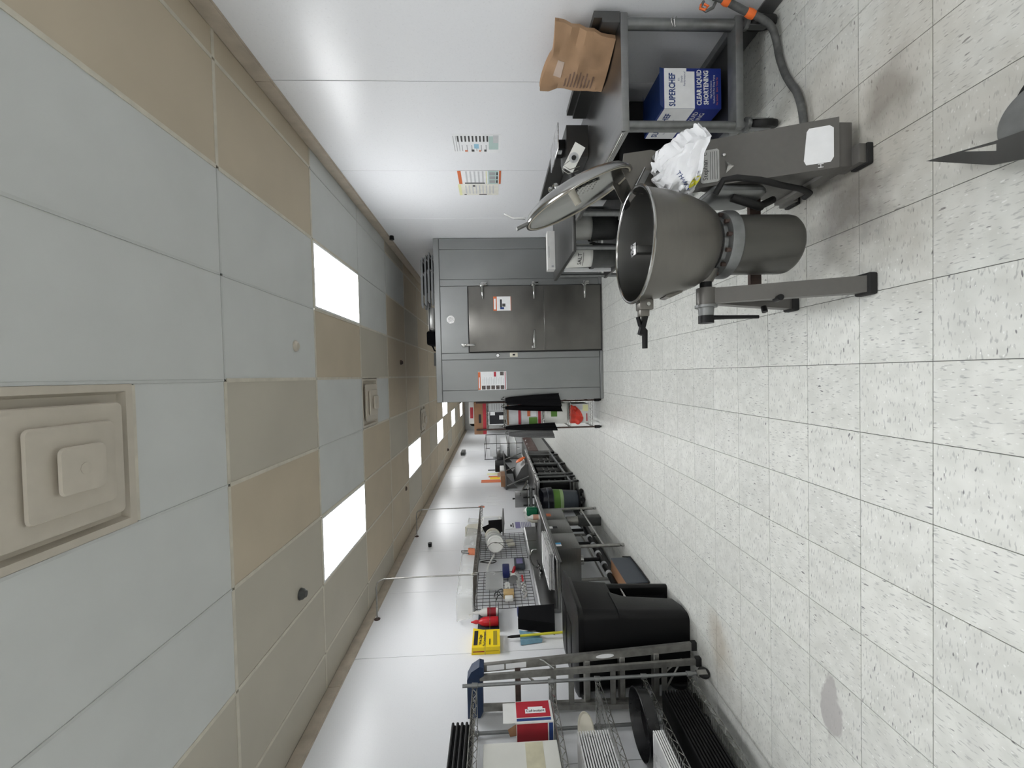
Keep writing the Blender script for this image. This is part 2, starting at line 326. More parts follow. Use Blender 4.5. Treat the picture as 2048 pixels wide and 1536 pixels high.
# ceiling: slab, lay-in tiles, grid bars, lights
ceil = struct('ceiling', MB().box(XL-.14, XR+.14, YB-.1, YF+.1, HC+.03, HC+.16), plain_w)
XC = [XR]+[.007-.6096*i for i in range(-3, 5)]+[XL]        # edges from right to left: columns -4 .. 4
JY = lambda j: 2.4413+1.2192*j
white = {(-2,-1),(-1,-1),(0,-1),(1,-1),(2,-1),(-2,0),(-1,0),(-4,1),(-3,1),(0,1),(1,1),(-3,2),(-2,2),(-3,3),(-2,-2),(-1,-2),(0,-2),(1,-2),(-4,2),(0,2)}
lights = {(-2,1),(2,1),(2,4),(2,7),(2,10),(2,13),(1,8),(-2,-2),(2,-2),(-2,-5),(2,-5)}
vents = {(0,-1),(0,2),(1,5)}
for ci in range(-4, 5):
    xb, xa = XC[ci+4], XC[ci+5]
    for j in range(-5, 16):
        ya, yc = max(JY(j), YB), min(JY(j+1), YF)
        if yc-ya < .1: continue
        if (ci, j) in lights:
            t = thing('ceiling_light', {(-2,1): 'lit ceiling panel nearest the walk-in cooler, right of the aisle', (2,1): 'large lit ceiling panel above the sink side, left of the aisle', (2,4): 'second lit ceiling panel along the left wall side', (2,7): 'third lit ceiling panel along the left wall side', (2,10): 'fourth lit ceiling panel along the left wall side', (2,13): 'farthest lit ceiling panel along the left wall side', (1,8): 'far lit ceiling panel partly cut off by the cooler corner'}.get((ci, j), 'lit ceiling panel out of view, '+('right' if ci < 0 else 'left')+(' just above the photographer' if j == -2 else ' far behind the photographer')), 'ceiling light', ((xa+xb)/2, (ya+yc)/2, HC), 'recessed ceiling light panels')
            f = MB(); g = .012; fw = .018
            for (p, q, r, s_) in ((xa+g, xb-g, ya+g, ya+g+fw), (xa+g, xb-g, yc-g-fw, yc-g), (xa+g, xa+g+fw, ya+g+fw, yc-g-fw), (xb-g-fw, xb-g, ya+g+fw, yc-g-fw)): f.box(p, q, r, s_, HC-.004, HC+.02)
            build('frame', f, plain_w, t)
            d = MB(); d.box(xa+g+fw, xb-g-fw, ya+g+fw, yc-g-fw, HC+.002, HC+.01); build('diffuser', d, lamp_m, t); continue
        segs = [(ya, yc, (ci, j) in white)]
        if (ci, j) in vents: segs = [(ya+.6096, yc, True)] if j != 5 else [(ya+.6096, yc, False)]
        for a, c, wh in segs:
            m = tile_w if wh else (tile_b2 if (ci >= 2 and j in (-1, 0, 1)) or (ci+3*j) % 5 == 0 else tile_b)
            build('ceiling_tile', MB().rbox(xa+.006, xb-.006, a+.006, c-.006, HC+.002, HC+.014, .002, seg=1), m, ceil)
bar_w = pm('clean_grid_bar', (.53,.54,.52), .5, 0, .04, 14)
for k, x in enumerate(XC[1:-1]):
    for j in range(-5, 16):
        both = (k-4, j) in white and (k-3, j) in white
        h = .007 if both else .012
        build('grid_bar', MB().box(x-h, x+h, max(JY(j), YB)+.012, min(JY(j+1), YF)-.012, HC-.002, HC+.004), bar_w if both else bar_m, ceil)
for j in range(-5, 16):
    for k in range(9):
        both = (k-4, j) in white and (k-4, j-1) in white; h = .006 if both else .012
        build('grid_cross_bar', MB().box(XC[k+1]+.008, XC[k]-.008, JY(j)-h, JY(j)+h, HC-.0015, HC+.003), bar_w if both else bar_m, ceil)
for k in ((4, JY(-1)+.6096), (4, JY(2)+.6096), (5, JY(5)+.6096)): build('grid_cross_bar', MB().box(XC[k[0]+1]+.012, XC[k[0]]-.012, k[1]-.01, k[1]+.01, HC-.0015, HC+.003), bar_m, ceil)
# stepped square air diffusers
def ringpts_(cx, cy, h, z, r, k=4):
    out = []
    for sx, sy, a0 in ((1, 1, 0), (-1, 1, 90), (-1, -1, 180), (1, -1, 270)):
        for i in range(k+1): a = math.radians(a0+90*i/k); out.append((cx+sx*(h-r)+r*math.cos(a), cy+sy*(h-r)+r*math.sin(a), z))
    return out
def vent(ci, j, label):
    cx = (XC[ci+4]+XC[ci+5])/2; cy = JY(j)+.3048
    t = thing('air_diffuser', label, 'air vent', (cx, cy, HC), 'square stepped ceiling air diffusers')
    f = MB(); f.add([(cx+sx*h_, cy+sy*h_, z) for h_, z in ((.299, HC-.002), (.268, HC-.002), (.256, HC+.027)) for sx, sy in ((-1,-1),(1,-1),(1,1),(-1,1))], [(0,1,5,4),(1,2,6,5),(2,3,7,6),(3,0,4,7),(4,5,9,8),(5,6,10,9),(6,7,11,10),(7,4,8,11),(8,9,10,11)]); build('neck_pan', f, beige_v, t)
    def plate(h0, z0, up):
        m = MB(); rings = [ringpts_(cx, cy, h0-.018, z0, .014), ringpts_(cx, cy, h0-.004, z0+.003, .02), ringpts_(cx, cy, h0, z0+.012, .022), ringpts_(cx, cy, h0-.035, z0+up, .02)]; n = len(rings[0])
        m.add([p for r in rings for p in r], [(i*n+k, i*n+(k+1)%n, (i+1)*n+(k+1)%n, (i+1)*n+k) for i in range(3) for k in range(n)]+[tuple(range(n))[::-1]]); return m
    for h0, z0, up in ((.226, HC-.026, .04), (.158, HC-.054, .045)): build('cone_plate', plate(h0, z0, up), beige_v, t, smooth=45)
    c = build('core_plate', plate(.084, HC-.088, .05), beige_v, t, smooth=45)
    build('screw', MB().lathe([(0, -.0925), (.008, -.0925), (.014, -.0910), (.021, -.0898), (.021, -.088)], (cx, cy, HC), n=16), beige_v, c)
vent(0, -1, 'large square stepped air diffuser nearest overhead'); vent(0, 2, 'second square stepped air diffuser, mid ceiling'); vent(1, 5, 'farthest small-looking square air diffuser beyond the cooler front')
# sprinklers and ceiling fittings
def puck(name, x, y, r, h, m, label, cat): single(name, MB().lathe([(0, -h), (r*.55, -h), (r*.6, -h*.8), (r*.9, -h*.5), (r, -.002), (r, .001)], (x, y, HC), n=20), m, label, cat)
puck('fire_sprinkler', .267, 3.301, .045, .022, beige_v, 'small white round cap on ceiling tile near right light', 'sprinkler')
puck('fire_sprinkler', -1.674, 3.243, .045, .045, dgrey_pl, 'dark round sprinkler head on beige tile beside left light', 'sprinkler')
puck('fire_sprinkler', .251, 6.92, .04, .04, rust, 'dark sprinkler head in front of the cooler top', 'sprinkler')
puck('fire_sprinkler', -1.9, 7.05, .04, .02, rust, 'small round sprinkler above the sink end', 'sprinkler')
puck('fire_sprinkler', -2.35, 13.2, .045, .05, rust, 'farthest sprinkler head beyond the cooler', 'sprinkler')
single('wall_hook', MB().cyl((-2.764, 6.68, 2.735), (-2.70, 6.68, 2.735), .028, .034, 12), black_pl, 'black round wall fitting above the pot shelf', 'fitting')
single('wall_hook', MB().cyl((2.014, 5.94, 3.03), (1.96, 5.94, 3.03), .028, .034, 12), black_pl, 'black round wall fitting above the cooler corner', 'fitting')

# ================================================================== walk-in cooler
t = thing('walk_in_cooler', 'large grey stainless walk-in cooler with hinged door', 'cooler', (.81, 7.4, 0))
CX0, CX1, CY, CY2, CZ = -.38, 2.008, 6.05, 8.9, 2.47
build('body', MB().box(CX0+.01, CX1, CY+.012, CY2, 0.0, CZ-.01), wall_b, t, smooth=0)
def cpanel(x0, x1, z0, z1, y=CY, th=.014, name='panel', m=None, r=.003): return build(name, MB().rbox(x0+.002, x1-.002, y, y+th, z0+.002, z1-.002, r, seg=1), m or cooler_m, t)
cpanel(1.845, CX1, .05, 2.385); cpanel(1.41, 1.845, .05, 2.385); cpanel(1.315, 1.41, .05, 2.385); cpanel(.335, 1.315, 1.985, 2.385); cpanel(.24, .335, .05, 2.385); cpanel(-.21, .24, .05, 2.385); cpanel(CX0, -.21, .05, 2.385)
cpanel(CX0, CX1, 2.387, CZ, name='top_band', y=CY-.004, th=.02); cpanel(CX0, .335, 0, .05, name='base_band', y=CY-.012, th=.03); cpanel(1.315, CX1, 0, .05, name='base_band', y=CY-.012, th=.03)
for a, b_ in ((CY+.02, 7.0), (7.0, 7.95), (7.95, CY2)): build('side_panel', MB().rbox(CX0-.004, CX0+.012, a+.002, b_-.002, .002, CZ-.002, .003, seg=1), cooler_m, t)
build('gasket', MB().box(.338, 1.312, CY-.004, CY+.012, .015, 1.982), black_rub, t, smooth=0)
d = build('door', MB().rbox(.352, 1.302, CY-.035, CY-.004, .03, 1.972, .006), door_m, t)
build('kick_plate', MB().rbox(.362, 1.292, CY-.0375, CY-.034, .04, .868, .001, seg=1), door_m, d)
build('plate_edge', MB().rbox(.362, 1.292, CY-.0385, CY-.034, .866, .874, .001, seg=1), polished, d)
for z in (1.77, 1.02, .27):
    h = MB(); h.rbox(1.325, 1.37, CY-.03, CY-.0, z-.075, z+.02, .008); h.rbox(1.29, 1.345, CY-.06, CY-.03, z-.03, z+.03, .012); h.tube([(1.30, CY-.05, z), (1.22, CY-.056, z-.002), (1.14, CY-.048, z-.004), (1.112, CY-.04, z-.006)], [.02, .017, .014, .008], 10); h.cyl((1.318, CY-.05, z-.07), (1.318, CY-.05, z+.045), .011, n=10)
    build('hinge', h, polished, d)
h = MB(); h.tube([(.395, CY-.045, 1.03), (.40, CY-.075, 1.03), (.43, CY-.085, 1.03), (.60, CY-.085, 1.025), (.645, CY-.07, 1.02), (.655, CY-.045, 1.015)], [.022, .022, .019, .015, .013, .010], 10); h.rbox(.385, .425, CY-.055, CY-.034, .995, 1.065, .006); build('handle', h, polished, d)
h = MB(); h.rbox(.425, .475, CY-.045, CY-.004, 2.035, 2.085, .006); h.rbox(.435, .468, CY-.05, CY-.03, 1.89, 2.04, .006); h.cyl((.45, CY-.055, 2.06), (.45, CY-.04, 2.06), .016, n=12); build('door_closer', h, polished, t)
b_ = MB(); b_.lathe([(0, .006), (.058, .006), (.06, 0)], (.83, CY, 2.238), (0,-1,0), 28); bd = build('round_badge', b_, alu_br, t)
m = MB()
for k in range(7): m.sheet((.83-.045, CY-.0066, 2.238), (.09,0,0), (0,0,.09), [(.5-.42*math.sqrt(max(.05, 1-((k-3)/3.6)**2)), .5+.42*math.sqrt(max(.05, 1-((k-3)/3.6)**2)), (k-3)*.13-.02, (k-3)*.13+.02, 0)], n=(0,-1,0))
build('badge_print', m, grey_m, bd)
h = MB(); h.lathe([(0, .02), (.024, .02), (.030, .014), (.030, 0)], (.292, CY, 1.564), (0,-1,0), 20); g = build('thermometer', h, polished, t); build('dial', MB().lathe([(0, .0215), (.022, .021)], (.292, CY, 1.564), (0,-1,0), 20), white_paper, g)
h = MB(); h.rbox(.266, .330, CY-.008, CY, 1.27, 1.385, .003); g = build('switch_plate', h, cream_pl, t); h = MB(); h.rbox(.285, .311, CY-.014, CY-.006, 1.31, 1.345, .002); build('switch', h, ink, g)
def poster(name, x0, x1, z0, z1, label, rects, texts=(), y=CY, mats=()):
    p = MB(); p.box(x0, x1, y-.0016, y-.0003, z0, z1); r = single(name, p, white_paper, label, 'poster', smooth=0)
    q = MB(); q.sheet((x0, y-.0016, z0), (x1-x0,0,0), (0,0,z1-z0), rects, n=(0,-1,0)); build('print', q, list(mats), r, smooth=0); return r
poster('notice', .942, 1.148, 1.352, 1.612, 'orange and white notice taped to the cooler door', [(0,1,.80,1,0),(.1,.85,.86,.96,1),(.12,.8,.52,.62,2),(.0,1,0,.03,0),(.28,.5,.32,.5,3),(.1,.25,.4,.62,4)], y=CY-.035, mats=[orange_m, white_paper, ink, dgrey_pl, navy_m])
rr = [(.02,.98,.91,1,0),(.1,.7,.94,.97,1),(.02,.98,.03,.055,2),(.72,.98,.36,.44,3)]+[(.03,.24,.08+.165*k,.21+.165*k,4) for k in range(5)]+[(.78,.98,.09,.22,4)]+[(.3,.7 if k % 3 else .62,.10+.06*k,.115+.06*k,5) for k in range(13)]
poster('notice', -.213, .058, 1.445, 1.862, 'white instruction poster with red header on the cooler side panel', rr, y=CY-.0, mats=[orange_m, white_paper, dred_m, red_m, photo_m, lgrey_m])
# things stored on the cooler roof
def chair_folded(x, z, label, rz):
    t = thing('folding_chair', label, 'chair', (x, 6.62, z), 'folded chairs lying on the cooler roof')
    f = MB()
    for s in (-1, 1): f.tube([(x+s*.02-.38, 6.62+s*.21, z+.018), (x+.30, 6.62+s*.21, z+.018), (x+.38, 6.62+s*.17, z+.018)], .013, 8)
    f.tube([(x+.38, 6.45, z+.018), (x+.38, 6.79, z+.018)], .013, 8); build('frame', f, grey_m, t)
    l = MB()
    for s in (-1, 1): l.tube([(x-.36, 6.62+s*.175, z+.036), (x+.12, 6.62+s*.175, z+.036)], .011, 8)
    l.tube([(x-.30, 6.44, z+.036), (x-.30, 6.80, z+.036)], .011, 8); build('rear_legs', l, grey_m, t)
    build('seat', MB().rbox(x-.15, x+.15, 6.47, 6.77, z+.028, z+.046, .008), black_pl, t); build('backrest', MB().rbox(x+.2, x+.36, 6.47, 6.77, z+.03, z+.046, .006), black_pl, t)
for k, (x, n) in enumerate(((1.52, 'bottom'), (1.50, 'second from bottom'), (1.54, 'third from bottom'), (1.50, 'upper'), (1.46, 'topmost'))): chair_folded(x, CZ+.052*k, n+' grey folding chair of the stack on the cooler roof', 0)
h = MB(); h.rbox(.70, 1.02, 6.12, 6.42, CZ, CZ+.10, .02); h.box(.685, 1.035, 6.105, 6.435, CZ+.095, CZ+.10); single('steam_pan', h, steel, 'shiny stainless pan at the front edge of the cooler roof', 'pan')
h = MB(); h.rbox(.50, .72, 6.5, 6.9, CZ, CZ+.20, .03); h.tube([(.5, 6.7, CZ+.14), (.42, 6.65, CZ+.10), (.40, 6.5, CZ+.02)], .012, 8); single('carry_bag', h, black_fab, 'black bag beside the stainless pan on the cooler roof', 'bag')
single('wire_basket', MB().rbox(.16, .36, 6.2, 6.4, CZ, CZ+.05, .01), dgrey_pl, 'small dark box at the left end of the cooler roof', 'box')

# ================================================================== right-hand prep table with riser
def caster(mb_w, mb_f, x, y, r, wd, ax=(0,1), top=None):
    dx, dy = ax
    mb_w.lathe([(r*.35, -wd/2), (r*.8, -wd/2), (r*.95, -wd*.45), (r, -wd*.25), (r, wd*.25), (r*.95, wd*.45), (r*.8, wd/2), (r*.35, wd/2)], (x, y, r), (dy, -dx, 0), 22)
    for s in (-1, 1): mb_f.obox((x+s*dy*(wd/2+.004)-dx*r*.15, y-s*dx*(wd/2+.004)-dy*r*.15, r*1.35), (dx*r*.42, dy*r*.42, 0), (dy*.003, -dx*.003, 0), (0, 0, r*.75))
    mb_f.cyl((x-dx*.0, y, r*2.02), (x, y, r*2.3), r*.5, n=12); mb_f.cyl((x+dy*wd*.7, y-dx*wd*.7, r), (x-dy*wd*.7, y+dx*wd*.7, r), r*.16, n=8)
TX0, TX1, TY0, TY1, TZ = 1.335, 1.985, 2.27, 3.58, .885
t = thing('prep_table', 'long stainless prep table on casters along the right wall', 'table', ((TX0+TX1)/2, (TY0+TY1)/2, 0))
h = MB(); h.rbox(TX0, TX1, TY0, TY1, TZ-.045, TZ, .008); tp = build('tabletop', h, steel_h, t)
build('edge_roll', MB().cyl((TX0+.004, TY0+.01, TZ-.012), (TX0+.004, TY1-.01, TZ-.012), .013, n=12), polished, tp)
build('riser', MB().prism([(1.925, TZ+.001), (1.925, TZ+.10), (1.948, TZ+.10), (1.948, TZ+.145), (TX1, TZ+.145), (TX1, TZ+.001)], 'y', TY0, 3.12), steel_dk, t)
for x in (TX0+.045, TX1-.04):
    for y in (TY0+.035, TY1-.05): build('leg', MB().cyl((x, y, .165), (x, y, TZ-.04), .029, n=16), galv, t)
h = MB(); h.rbox(TX0+.02, TX1-.01, TY0+.0, TY0+.085, .19, .235, .006); h.rbox(TX0+.02, TX1-.01, TY1-.09, TY1-.005, .19, .235, .006); h.rbox(TX0+.02, TX0+.07, TY0+.085, TY1-.09, .19, .235, .006); h.rbox(TX1-.06, TX1-.01, TY0+.085, TY1-.09, .19, .235, .006); sf = build('shelf_frame', h, galv, t)
build('undershelf', MB().rbox(TX0+.07, TX1-.06, TY0+.085, TY1-.09, .196, .206, .003, seg=1), steel_dk, t)
for x in (TX0+.045, TX1-.04):
    for y in (TY0+.035, TY1-.05):
        a, b_ = MB(), MB(); caster(a, b_, x, y-.02, .078, .038, (.35,.936)); wl = build('caster', a, black_rub, t); build('fork', b_, galv, wl)
h = MB(); h.tube([(1.917, TY0+.01, .585), (1.945, TY0-.0, .60), (1.97, TY0+.01, .582), (1.945, TY0+.06, .59)], .002, 6, closed=True); h.tube([(1.917, TY0+.01, .573), (1.945, TY0-.0, .583), (1.97, TY0+.01, .565), (1.945, TY0+.06, .57)], .002, 6, closed=True); single('wire_tie', h, alu_br, 'thin wire tie wrapped around the right-hand prep table leg', 'wire')
# bundled corrugated white board standing between table and wall end
# brown paper sack
def bagmesh():
    m = MB()
    A0, B0 = V(1.815, 2.665, TZ+.002), V(1.895, 2.345, TZ+.002); A1, B1 = V(1.885, 2.735, 1.262), V(1.915, 2.265, 1.235)
    nrm = V(-.93, -.30, .2).normalized(); NU, NV = 18, 16; rnd = random.Random(3)
    nz = [[rnd.uniform(-1, 1) for _ in range(9)] for _ in range(9)]
    def ns(u, v):
        x, y = u*7.99, v*7.99; i, j = int(x), int(y); fx, fy = x-i, y-j
        return (nz[i][j]*(1-fx)+nz[i+1][j]*fx)*(1-fy)+(nz[i][j+1]*(1-fx)+nz[i+1][j+1]*fx)*fy
    def front(u, v):
        p = (A0.lerp(B0, u)).lerp(A1.lerp(B1, u), v)
        bul = .050*math.sin(math.pi*min(1, max(0, u)))*(.35+.65*math.sin(math.pi*(.15+.7*v)))
        top = .035*max(0, v-.72)/.28*math.sin(u*9+1)
        p = p+nrm*(bul+.012*ns(u, v)*(1 if .02 < v else 0)+top)
        p.z += .018*max(0, v-.8)/.2*math.sin(u*6.3+.6)
        return V(min(p.x, 1.985), p.y, max(p.z, TZ+.002))
    m.grid(front, NU, NV)
    def back(u, v):
        p = front(u, v); w_ = min(.085, .030+.07*math.sin(math.pi*u)*(1-.55*v)); q = p+V(.93,.30,0)*w_
        return V(min(q.x, 1.992), q.y, q.z)
    m.grid(back, NU, NV)
    for a in (0, 1): m.grid(lambda k, v, a=a: front(a, v).lerp(back(a, v), k)+V(0, (.014 if a == 0 else -.0)*math.sin(math.pi*k), 0), 2, NV)
    m.grid(lambda u, k: front(u, 0).lerp(back(u, 0), k), NU, 1); m.grid(lambda u, k: front(u, 1).lerp(back(u, 1), k)-V(0,0,.02)*math.sin(math.pi*k), NU, 2)
    return m, front
m, fr = bagmesh(); t = thing('paper_sack', 'creased brown paper sack standing on the prep table', 'bag', (1.87, 2.5, TZ))
build('sack', m, kraft, t, smooth=24)
q = MB()
for k in range(9):
    u0 = .10; v0 = .20+.055*k; ln = (.30, .22, .34, .30, .36, .33, .36, .3, .2)[k]
    q.grid(lambda a, b_, u0=u0, v0=v0, ln=ln: fr(u0+ln*a, v0+.022*b_)+V(-.0032, -.001, .0003), 8, 1)
build('print', q, kraft_dk, t)
q = MB(); q.grid(lambda a, b_: fr(.28+.3*a, .74+.12*b_)+V(-.003,-.001,.0006), 6, 3); build('label_panel', q, pm('kraft_label', (.42,.33,.27), .7), t)
# bench scale with tilted white display
t = thing('bench_scale', 'steel countertop scale with tilted white display on the prep table', 'scale', (1.74, 3.12, TZ))
h = MB(); h.prism([(1.60, TZ+.003), (1.60, TZ+.15), (1.66, TZ+.165), (1.83, TZ+.165), (1.83, TZ+.003)], 'y', 3.04, 3.30); build('body', h, steel_dk, t)
build('neck', MB().rbox(1.69, 1.76, 3.10, 3.24, TZ+.16, TZ+.236, .004), black_pl, t); build('neck_label', MB().box(1.68, 1.69, 3.12, 3.16, TZ+.185, TZ+.215), white_paper, t)
build('platform', MB().rbox(1.615, 1.80, 2.955, 3.32, TZ+.236, TZ+.244, .003, seg=1), alu_br, t)
cz = V(1.535, 2.93, TZ+.135); ax = V(-.045, 0, .13).normalized()*.0; u1 = V(.62, .30, .72).normalized(); n1 = V(-.45, -.86, .22).normalized(); u1 = (u1-n1*u1.dot(n1)).normalized(); u2 = n1.cross(u1)
dp = MB(); dp.obox(cz, u1*.040*1, u2*.088, n1*.012); dpo = build('display', dp, white_pl, t)
build('knob', MB().cyl(cz+n1*.012, cz+n1*.05, .017, .014, 14), black_pl, dpo); build('dial_mark', MB().lathe([(0, .0136), (.034, .0132)], cz, n1[:], 24), lgrey_m, dpo)
for dy_ in (0, .06): build('wire_loop', MB().tube([(1.50-.01*dy_, 2.90+dy_, TZ+.17), (1.47, 2.91+dy_, TZ+.215), (1.44, 2.91+dy_, TZ+.17), (1.46, 2.90+dy_, TZ+.10)], .003, 6), chrome, t)
# dark splash panel behind the scale
h = MB(); h.box(1.965, 2.0, 3.64, 4.78, TZ+.02, 1.053); h.box(1.955, 1.965, 3.64, 4.78, 1.04, 1.053)
# blue box of shortening
BX0, BX1, BY0, BY1, BZ0, BZ1 = 1.555, 1.79, 2.42, 2.73, .2355, .585
t = thing('shortening_box', 'blue and white carton of liquid shortening under the prep table', 'box', ((BX0+BX1)/2, (BY0+BY1)/2, BZ0))
build('carton', MB().box(BX0, BX1, BY0, BY1, BZ0, BZ1), blue_m, t, smooth=0)
h = MB()
h.quad((BX0, BY0, BZ1), (BX1, BY0, BZ1), (BX1-.01, BY0-.02, BZ1+.03), (BX0+.01, BY0-.02, BZ1+.03)); h.quad((BX0, BY1, BZ1), (BX1, BY1, BZ1), (BX1, BY1-.09, BZ1+.04), (BX0, BY1-.09, BZ1+.04)); h.box(BX0, BX1, BY0+.01, BY1-.01, BZ1, BZ1+.006); build('flap', h, navy_m, t, smooth=0)
m = MB(); ux, uz = V(1,0,0), V(0,0,1); W_, H_ = BX1-BX0, BZ1-BZ0
m.sheet((BX0, BY0, BZ0), (W_,0,0), (0,0,H_), [(0,.92,.46,.985,0),(.92,1,.60,.985,0)], n=(0,-1,0))
m.sheet((BX0, BY1, BZ0), (0,-(BY1-BY0),0), (0,0,H_), [(.0,1,.46,.985,0)], n=(-1,0,0))
m.text('SUPERCHEF', (BX0+.012, BY0, BZ0+.80*H_), ux, uz, .052, 1, .0016, n=(0,-1,0), squash=.72, bold=.03)
m.text('CLEAR LIQUID', (BX0+.018, BY0, BZ0+.345*H_), ux, uz, .040, 2, .0016, n=(0,-1,0), squash=.80, bold=.03); m.text('SHORTENING', (BX0+.022, BY0, BZ0+.225*H_), ux, uz, .040, 2, .0016, n=(0,-1,0), squash=.80, bold=.03)
m.text('High Performance', (BX0+.06, BY0, BZ0+.165*H_), ux, uz, .014, 2, .0016, n=(0,-1,0)); m.text('Soybean Oil For Deep Frying', (BX0+.03, BY0, BZ0+.115*H_), ux, uz, .014, 2, .0016, n=(0,-1,0)); m.text('No Sodium   Zero Trans Fat', (BX0+.02, BY0, BZ0+.06*H_), ux, uz, .014, 3, .0016, n=(0,-1,0))
m.text("It's", (BX0+.16, BY0, BZ0+.72*H_), ux, uz, .016, 1, .0016, n=(0,-1,0)); m.text('Simply', (BX0+.15, BY0, BZ0+.67*H_), ux, uz, .016, 1, .0016, n=(0,-1,0)); m.text('Performance!', (BX0+.13, BY0, BZ0+.62*H_), ux, uz, .016, 1, .0016, n=(0,-1,0))
uy = V(0,-1,0)
m.text('SUPERCHEF', (BX0, BY1-.02, BZ0+.80*H_), uy, uz, .052, 1, .0016, n=(-1,0,0), squash=.9, bold=.03); m.text('CLEAR LIQUID', (BX0, BY1-.02, BZ0+.345*H_), uy, uz, .040, 2, .0016, n=(-1,0,0)); m.text('SHORTENING', (BX0, BY1-.02, BZ0+.225*H_), uy, uz, .040, 2, .0016, n=(-1,0,0)); m.text('It\'s Simply Performance!', (BX0, BY1-.05, BZ0+.68*H_), uy, uz, .016, 1, .0016, n=(-1,0,0))
build('print', m, [white_paper, navy_m, white_paper, orange_m], t, smooth=0)
# grey supply hose with orange tape
P = [(2.0, 2.19, .40), (1.985, 2.19, .35), (1.955, 2.195, .28), (1.93, 2.20, .215), (1.90, 2.205, .13), (1.86, 2.215, .065), (1.79, 2.23, .028), (1.70, 2.215, .024), (1.58, 2.172, .024), (1.49, 2.125, .024), (1.43, 2.09, .024), (1.34, 2.06, .024), (1.25, 2.045, .024), (1.15, 2.03, .024)]
t = thing('supply_hose', 'thick dirty grey hose curving over the floor to the mixer', 'hose', (1.5, 2.1, 0)); build('hose', MB().tube(spline(P, 5), .0175, 12), pm('dirty_hose', (.085,.087,.085), .6, 0, .35, 24, .1), t)
for i, k in enumerate((3, 1)):
    p, q_ = V(*P[k]), V(*P[k+1]); build('tape_wrap', MB().tube([p, p.lerp(q_, .25), p.lerp(q_, .5)], [.021, .024, .021], 10), orange_pl, t)
h = MB(); h.tube([(1.985, 2.205, .45), (1.95, 2.20, .47), (1.93, 2.20, .44), (1.95, 2.20, .40), (1.98, 2.205, .385)], .008, 8); build('loop', h, galv, t); build('ribbon', MB().tube([(1.96, 2.195, .47), (1.93, 2.185, .48), (1.92, 2.18, .455), (1.935, 2.175, .44), (1.95, 2.18, .46)], .006, 6), orange_pl, t)

single('shade_tote', MB().rbox(1.43, 1.90, 2.86, 3.42, .2365, .72, .03), black_pl, 'black plastic tote added as shade under the far half of the prep table', 'tote')  # black box put in to darken the shaded space under the table

# ================================================================== second table with buckets
TX0, TX1, TY0, TY1, TZ = 1.085, 1.955, 3.65, 4.79, .90
t = thing('work_table', 'grey stainless table in front of the cooler with buckets below', 'table', ((TX0+TX1)/2, (TY0+TY1)/2, 0))
build('tabletop', MB().rbox(TX0, TX1, TY0, TY1, TZ-.035, TZ, .008), steel_dk, t)
build('splash', MB().box(1.965, 2.005, TY0, TY1, TZ-.03, 1.053), steel_dk, t)
for x in (TX0+.05, TX1-.05):
    for y in (TY0+.05, TY1-.05): build('leg', MB().cyl((x, y, .02), (x, y, TZ-.03), .021, n=14), galv, t); build('foot', MB().cyl((x, y, 0), (x, y, .03), .026, .022, n=12), black_rub, t)
build('undershelf', MB().rbox(TX0+.02, TX1-.02, TY0+.02, TY1-.02, .285, .32, .006), steel_dk, t)
def bucket_set(x, y, word, lab1, lab2):
    h = MB(); h.lathe([(0, .32), (.105, .32), (.115, .335), (.128, .55), (.136, .55), (.138, .565), (.138, .585), (.131, .585), (.129, .555), (.120, .555), (.110, .55), (0, .55)], (x, y, 0), n=36); single('round_bin', h, dgrey_pl, lab2, 'bin', 'grey round bins under the work table')
    t = thing('bucket', lab1, 'bucket', (x, y, .556), 'white buckets under the work table')
    build('pail', MB().lathe([(0, .556), (.108, .556), (.114, .562), (.123, .84), (.123, .855), (.116, .855), (.11, .57), (0, .565)], (x, y, 0), n=36), white_pl, t)
    if word:
        q = MB(); r = .1225
        def wrap(s_, h_): a = -2.25+s_/r; return V(x+r*math.cos(a), y+r*math.sin(a), h_)
        g = MB(); g.text(word, (0,0,0), (1,0,0), (0,1,0), .058)
        q.add([wrap(v[0]-.052, .70+v[1]) for v in g.v], g.f); q.add([wrap(s_, .68+dz) for dz in (0, .004) for s_ in (-.07, -.03, .01, .05, .08)], [(k, k+1, k+6, k+5) for k in range(4)]); build('lettering', q, ink, t, smooth=0)
bucket_set(1.235, 4.30, 'SALT', 'white bucket with SALT handwritten on it', 'grey round bin holding the salt bucket')
bucket_set(1.52, 4.30, '', 'plain white bucket without lettering, nearer the right wall', 'grey round bin holding the plain bucket')
single('slip_sheet', MB().rbox(1.105, 1.145, 4.44, 4.455, .325, .84, .003, seg=1), white_paper, 'white carton sheet leaning beside the salt bucket', 'sheet')
t = thing('glove_box', 'flat white cardboard box on the work table', 'box', (1.4, 4.8, TZ)); build('box', MB().box(1.19, 1.62, 4.66, 4.78, TZ+.001, TZ+.085), wcard, t, smooth=0)
m = MB(); m.sheet((1.19, 4.66, TZ), (.43,0,0), (0,0,.085), [(.05,.10,.2,.5,0),(.30,.60,.78,.86,0)], n=(0,-1,0)); build('print', m, grey_m, t, smooth=0)
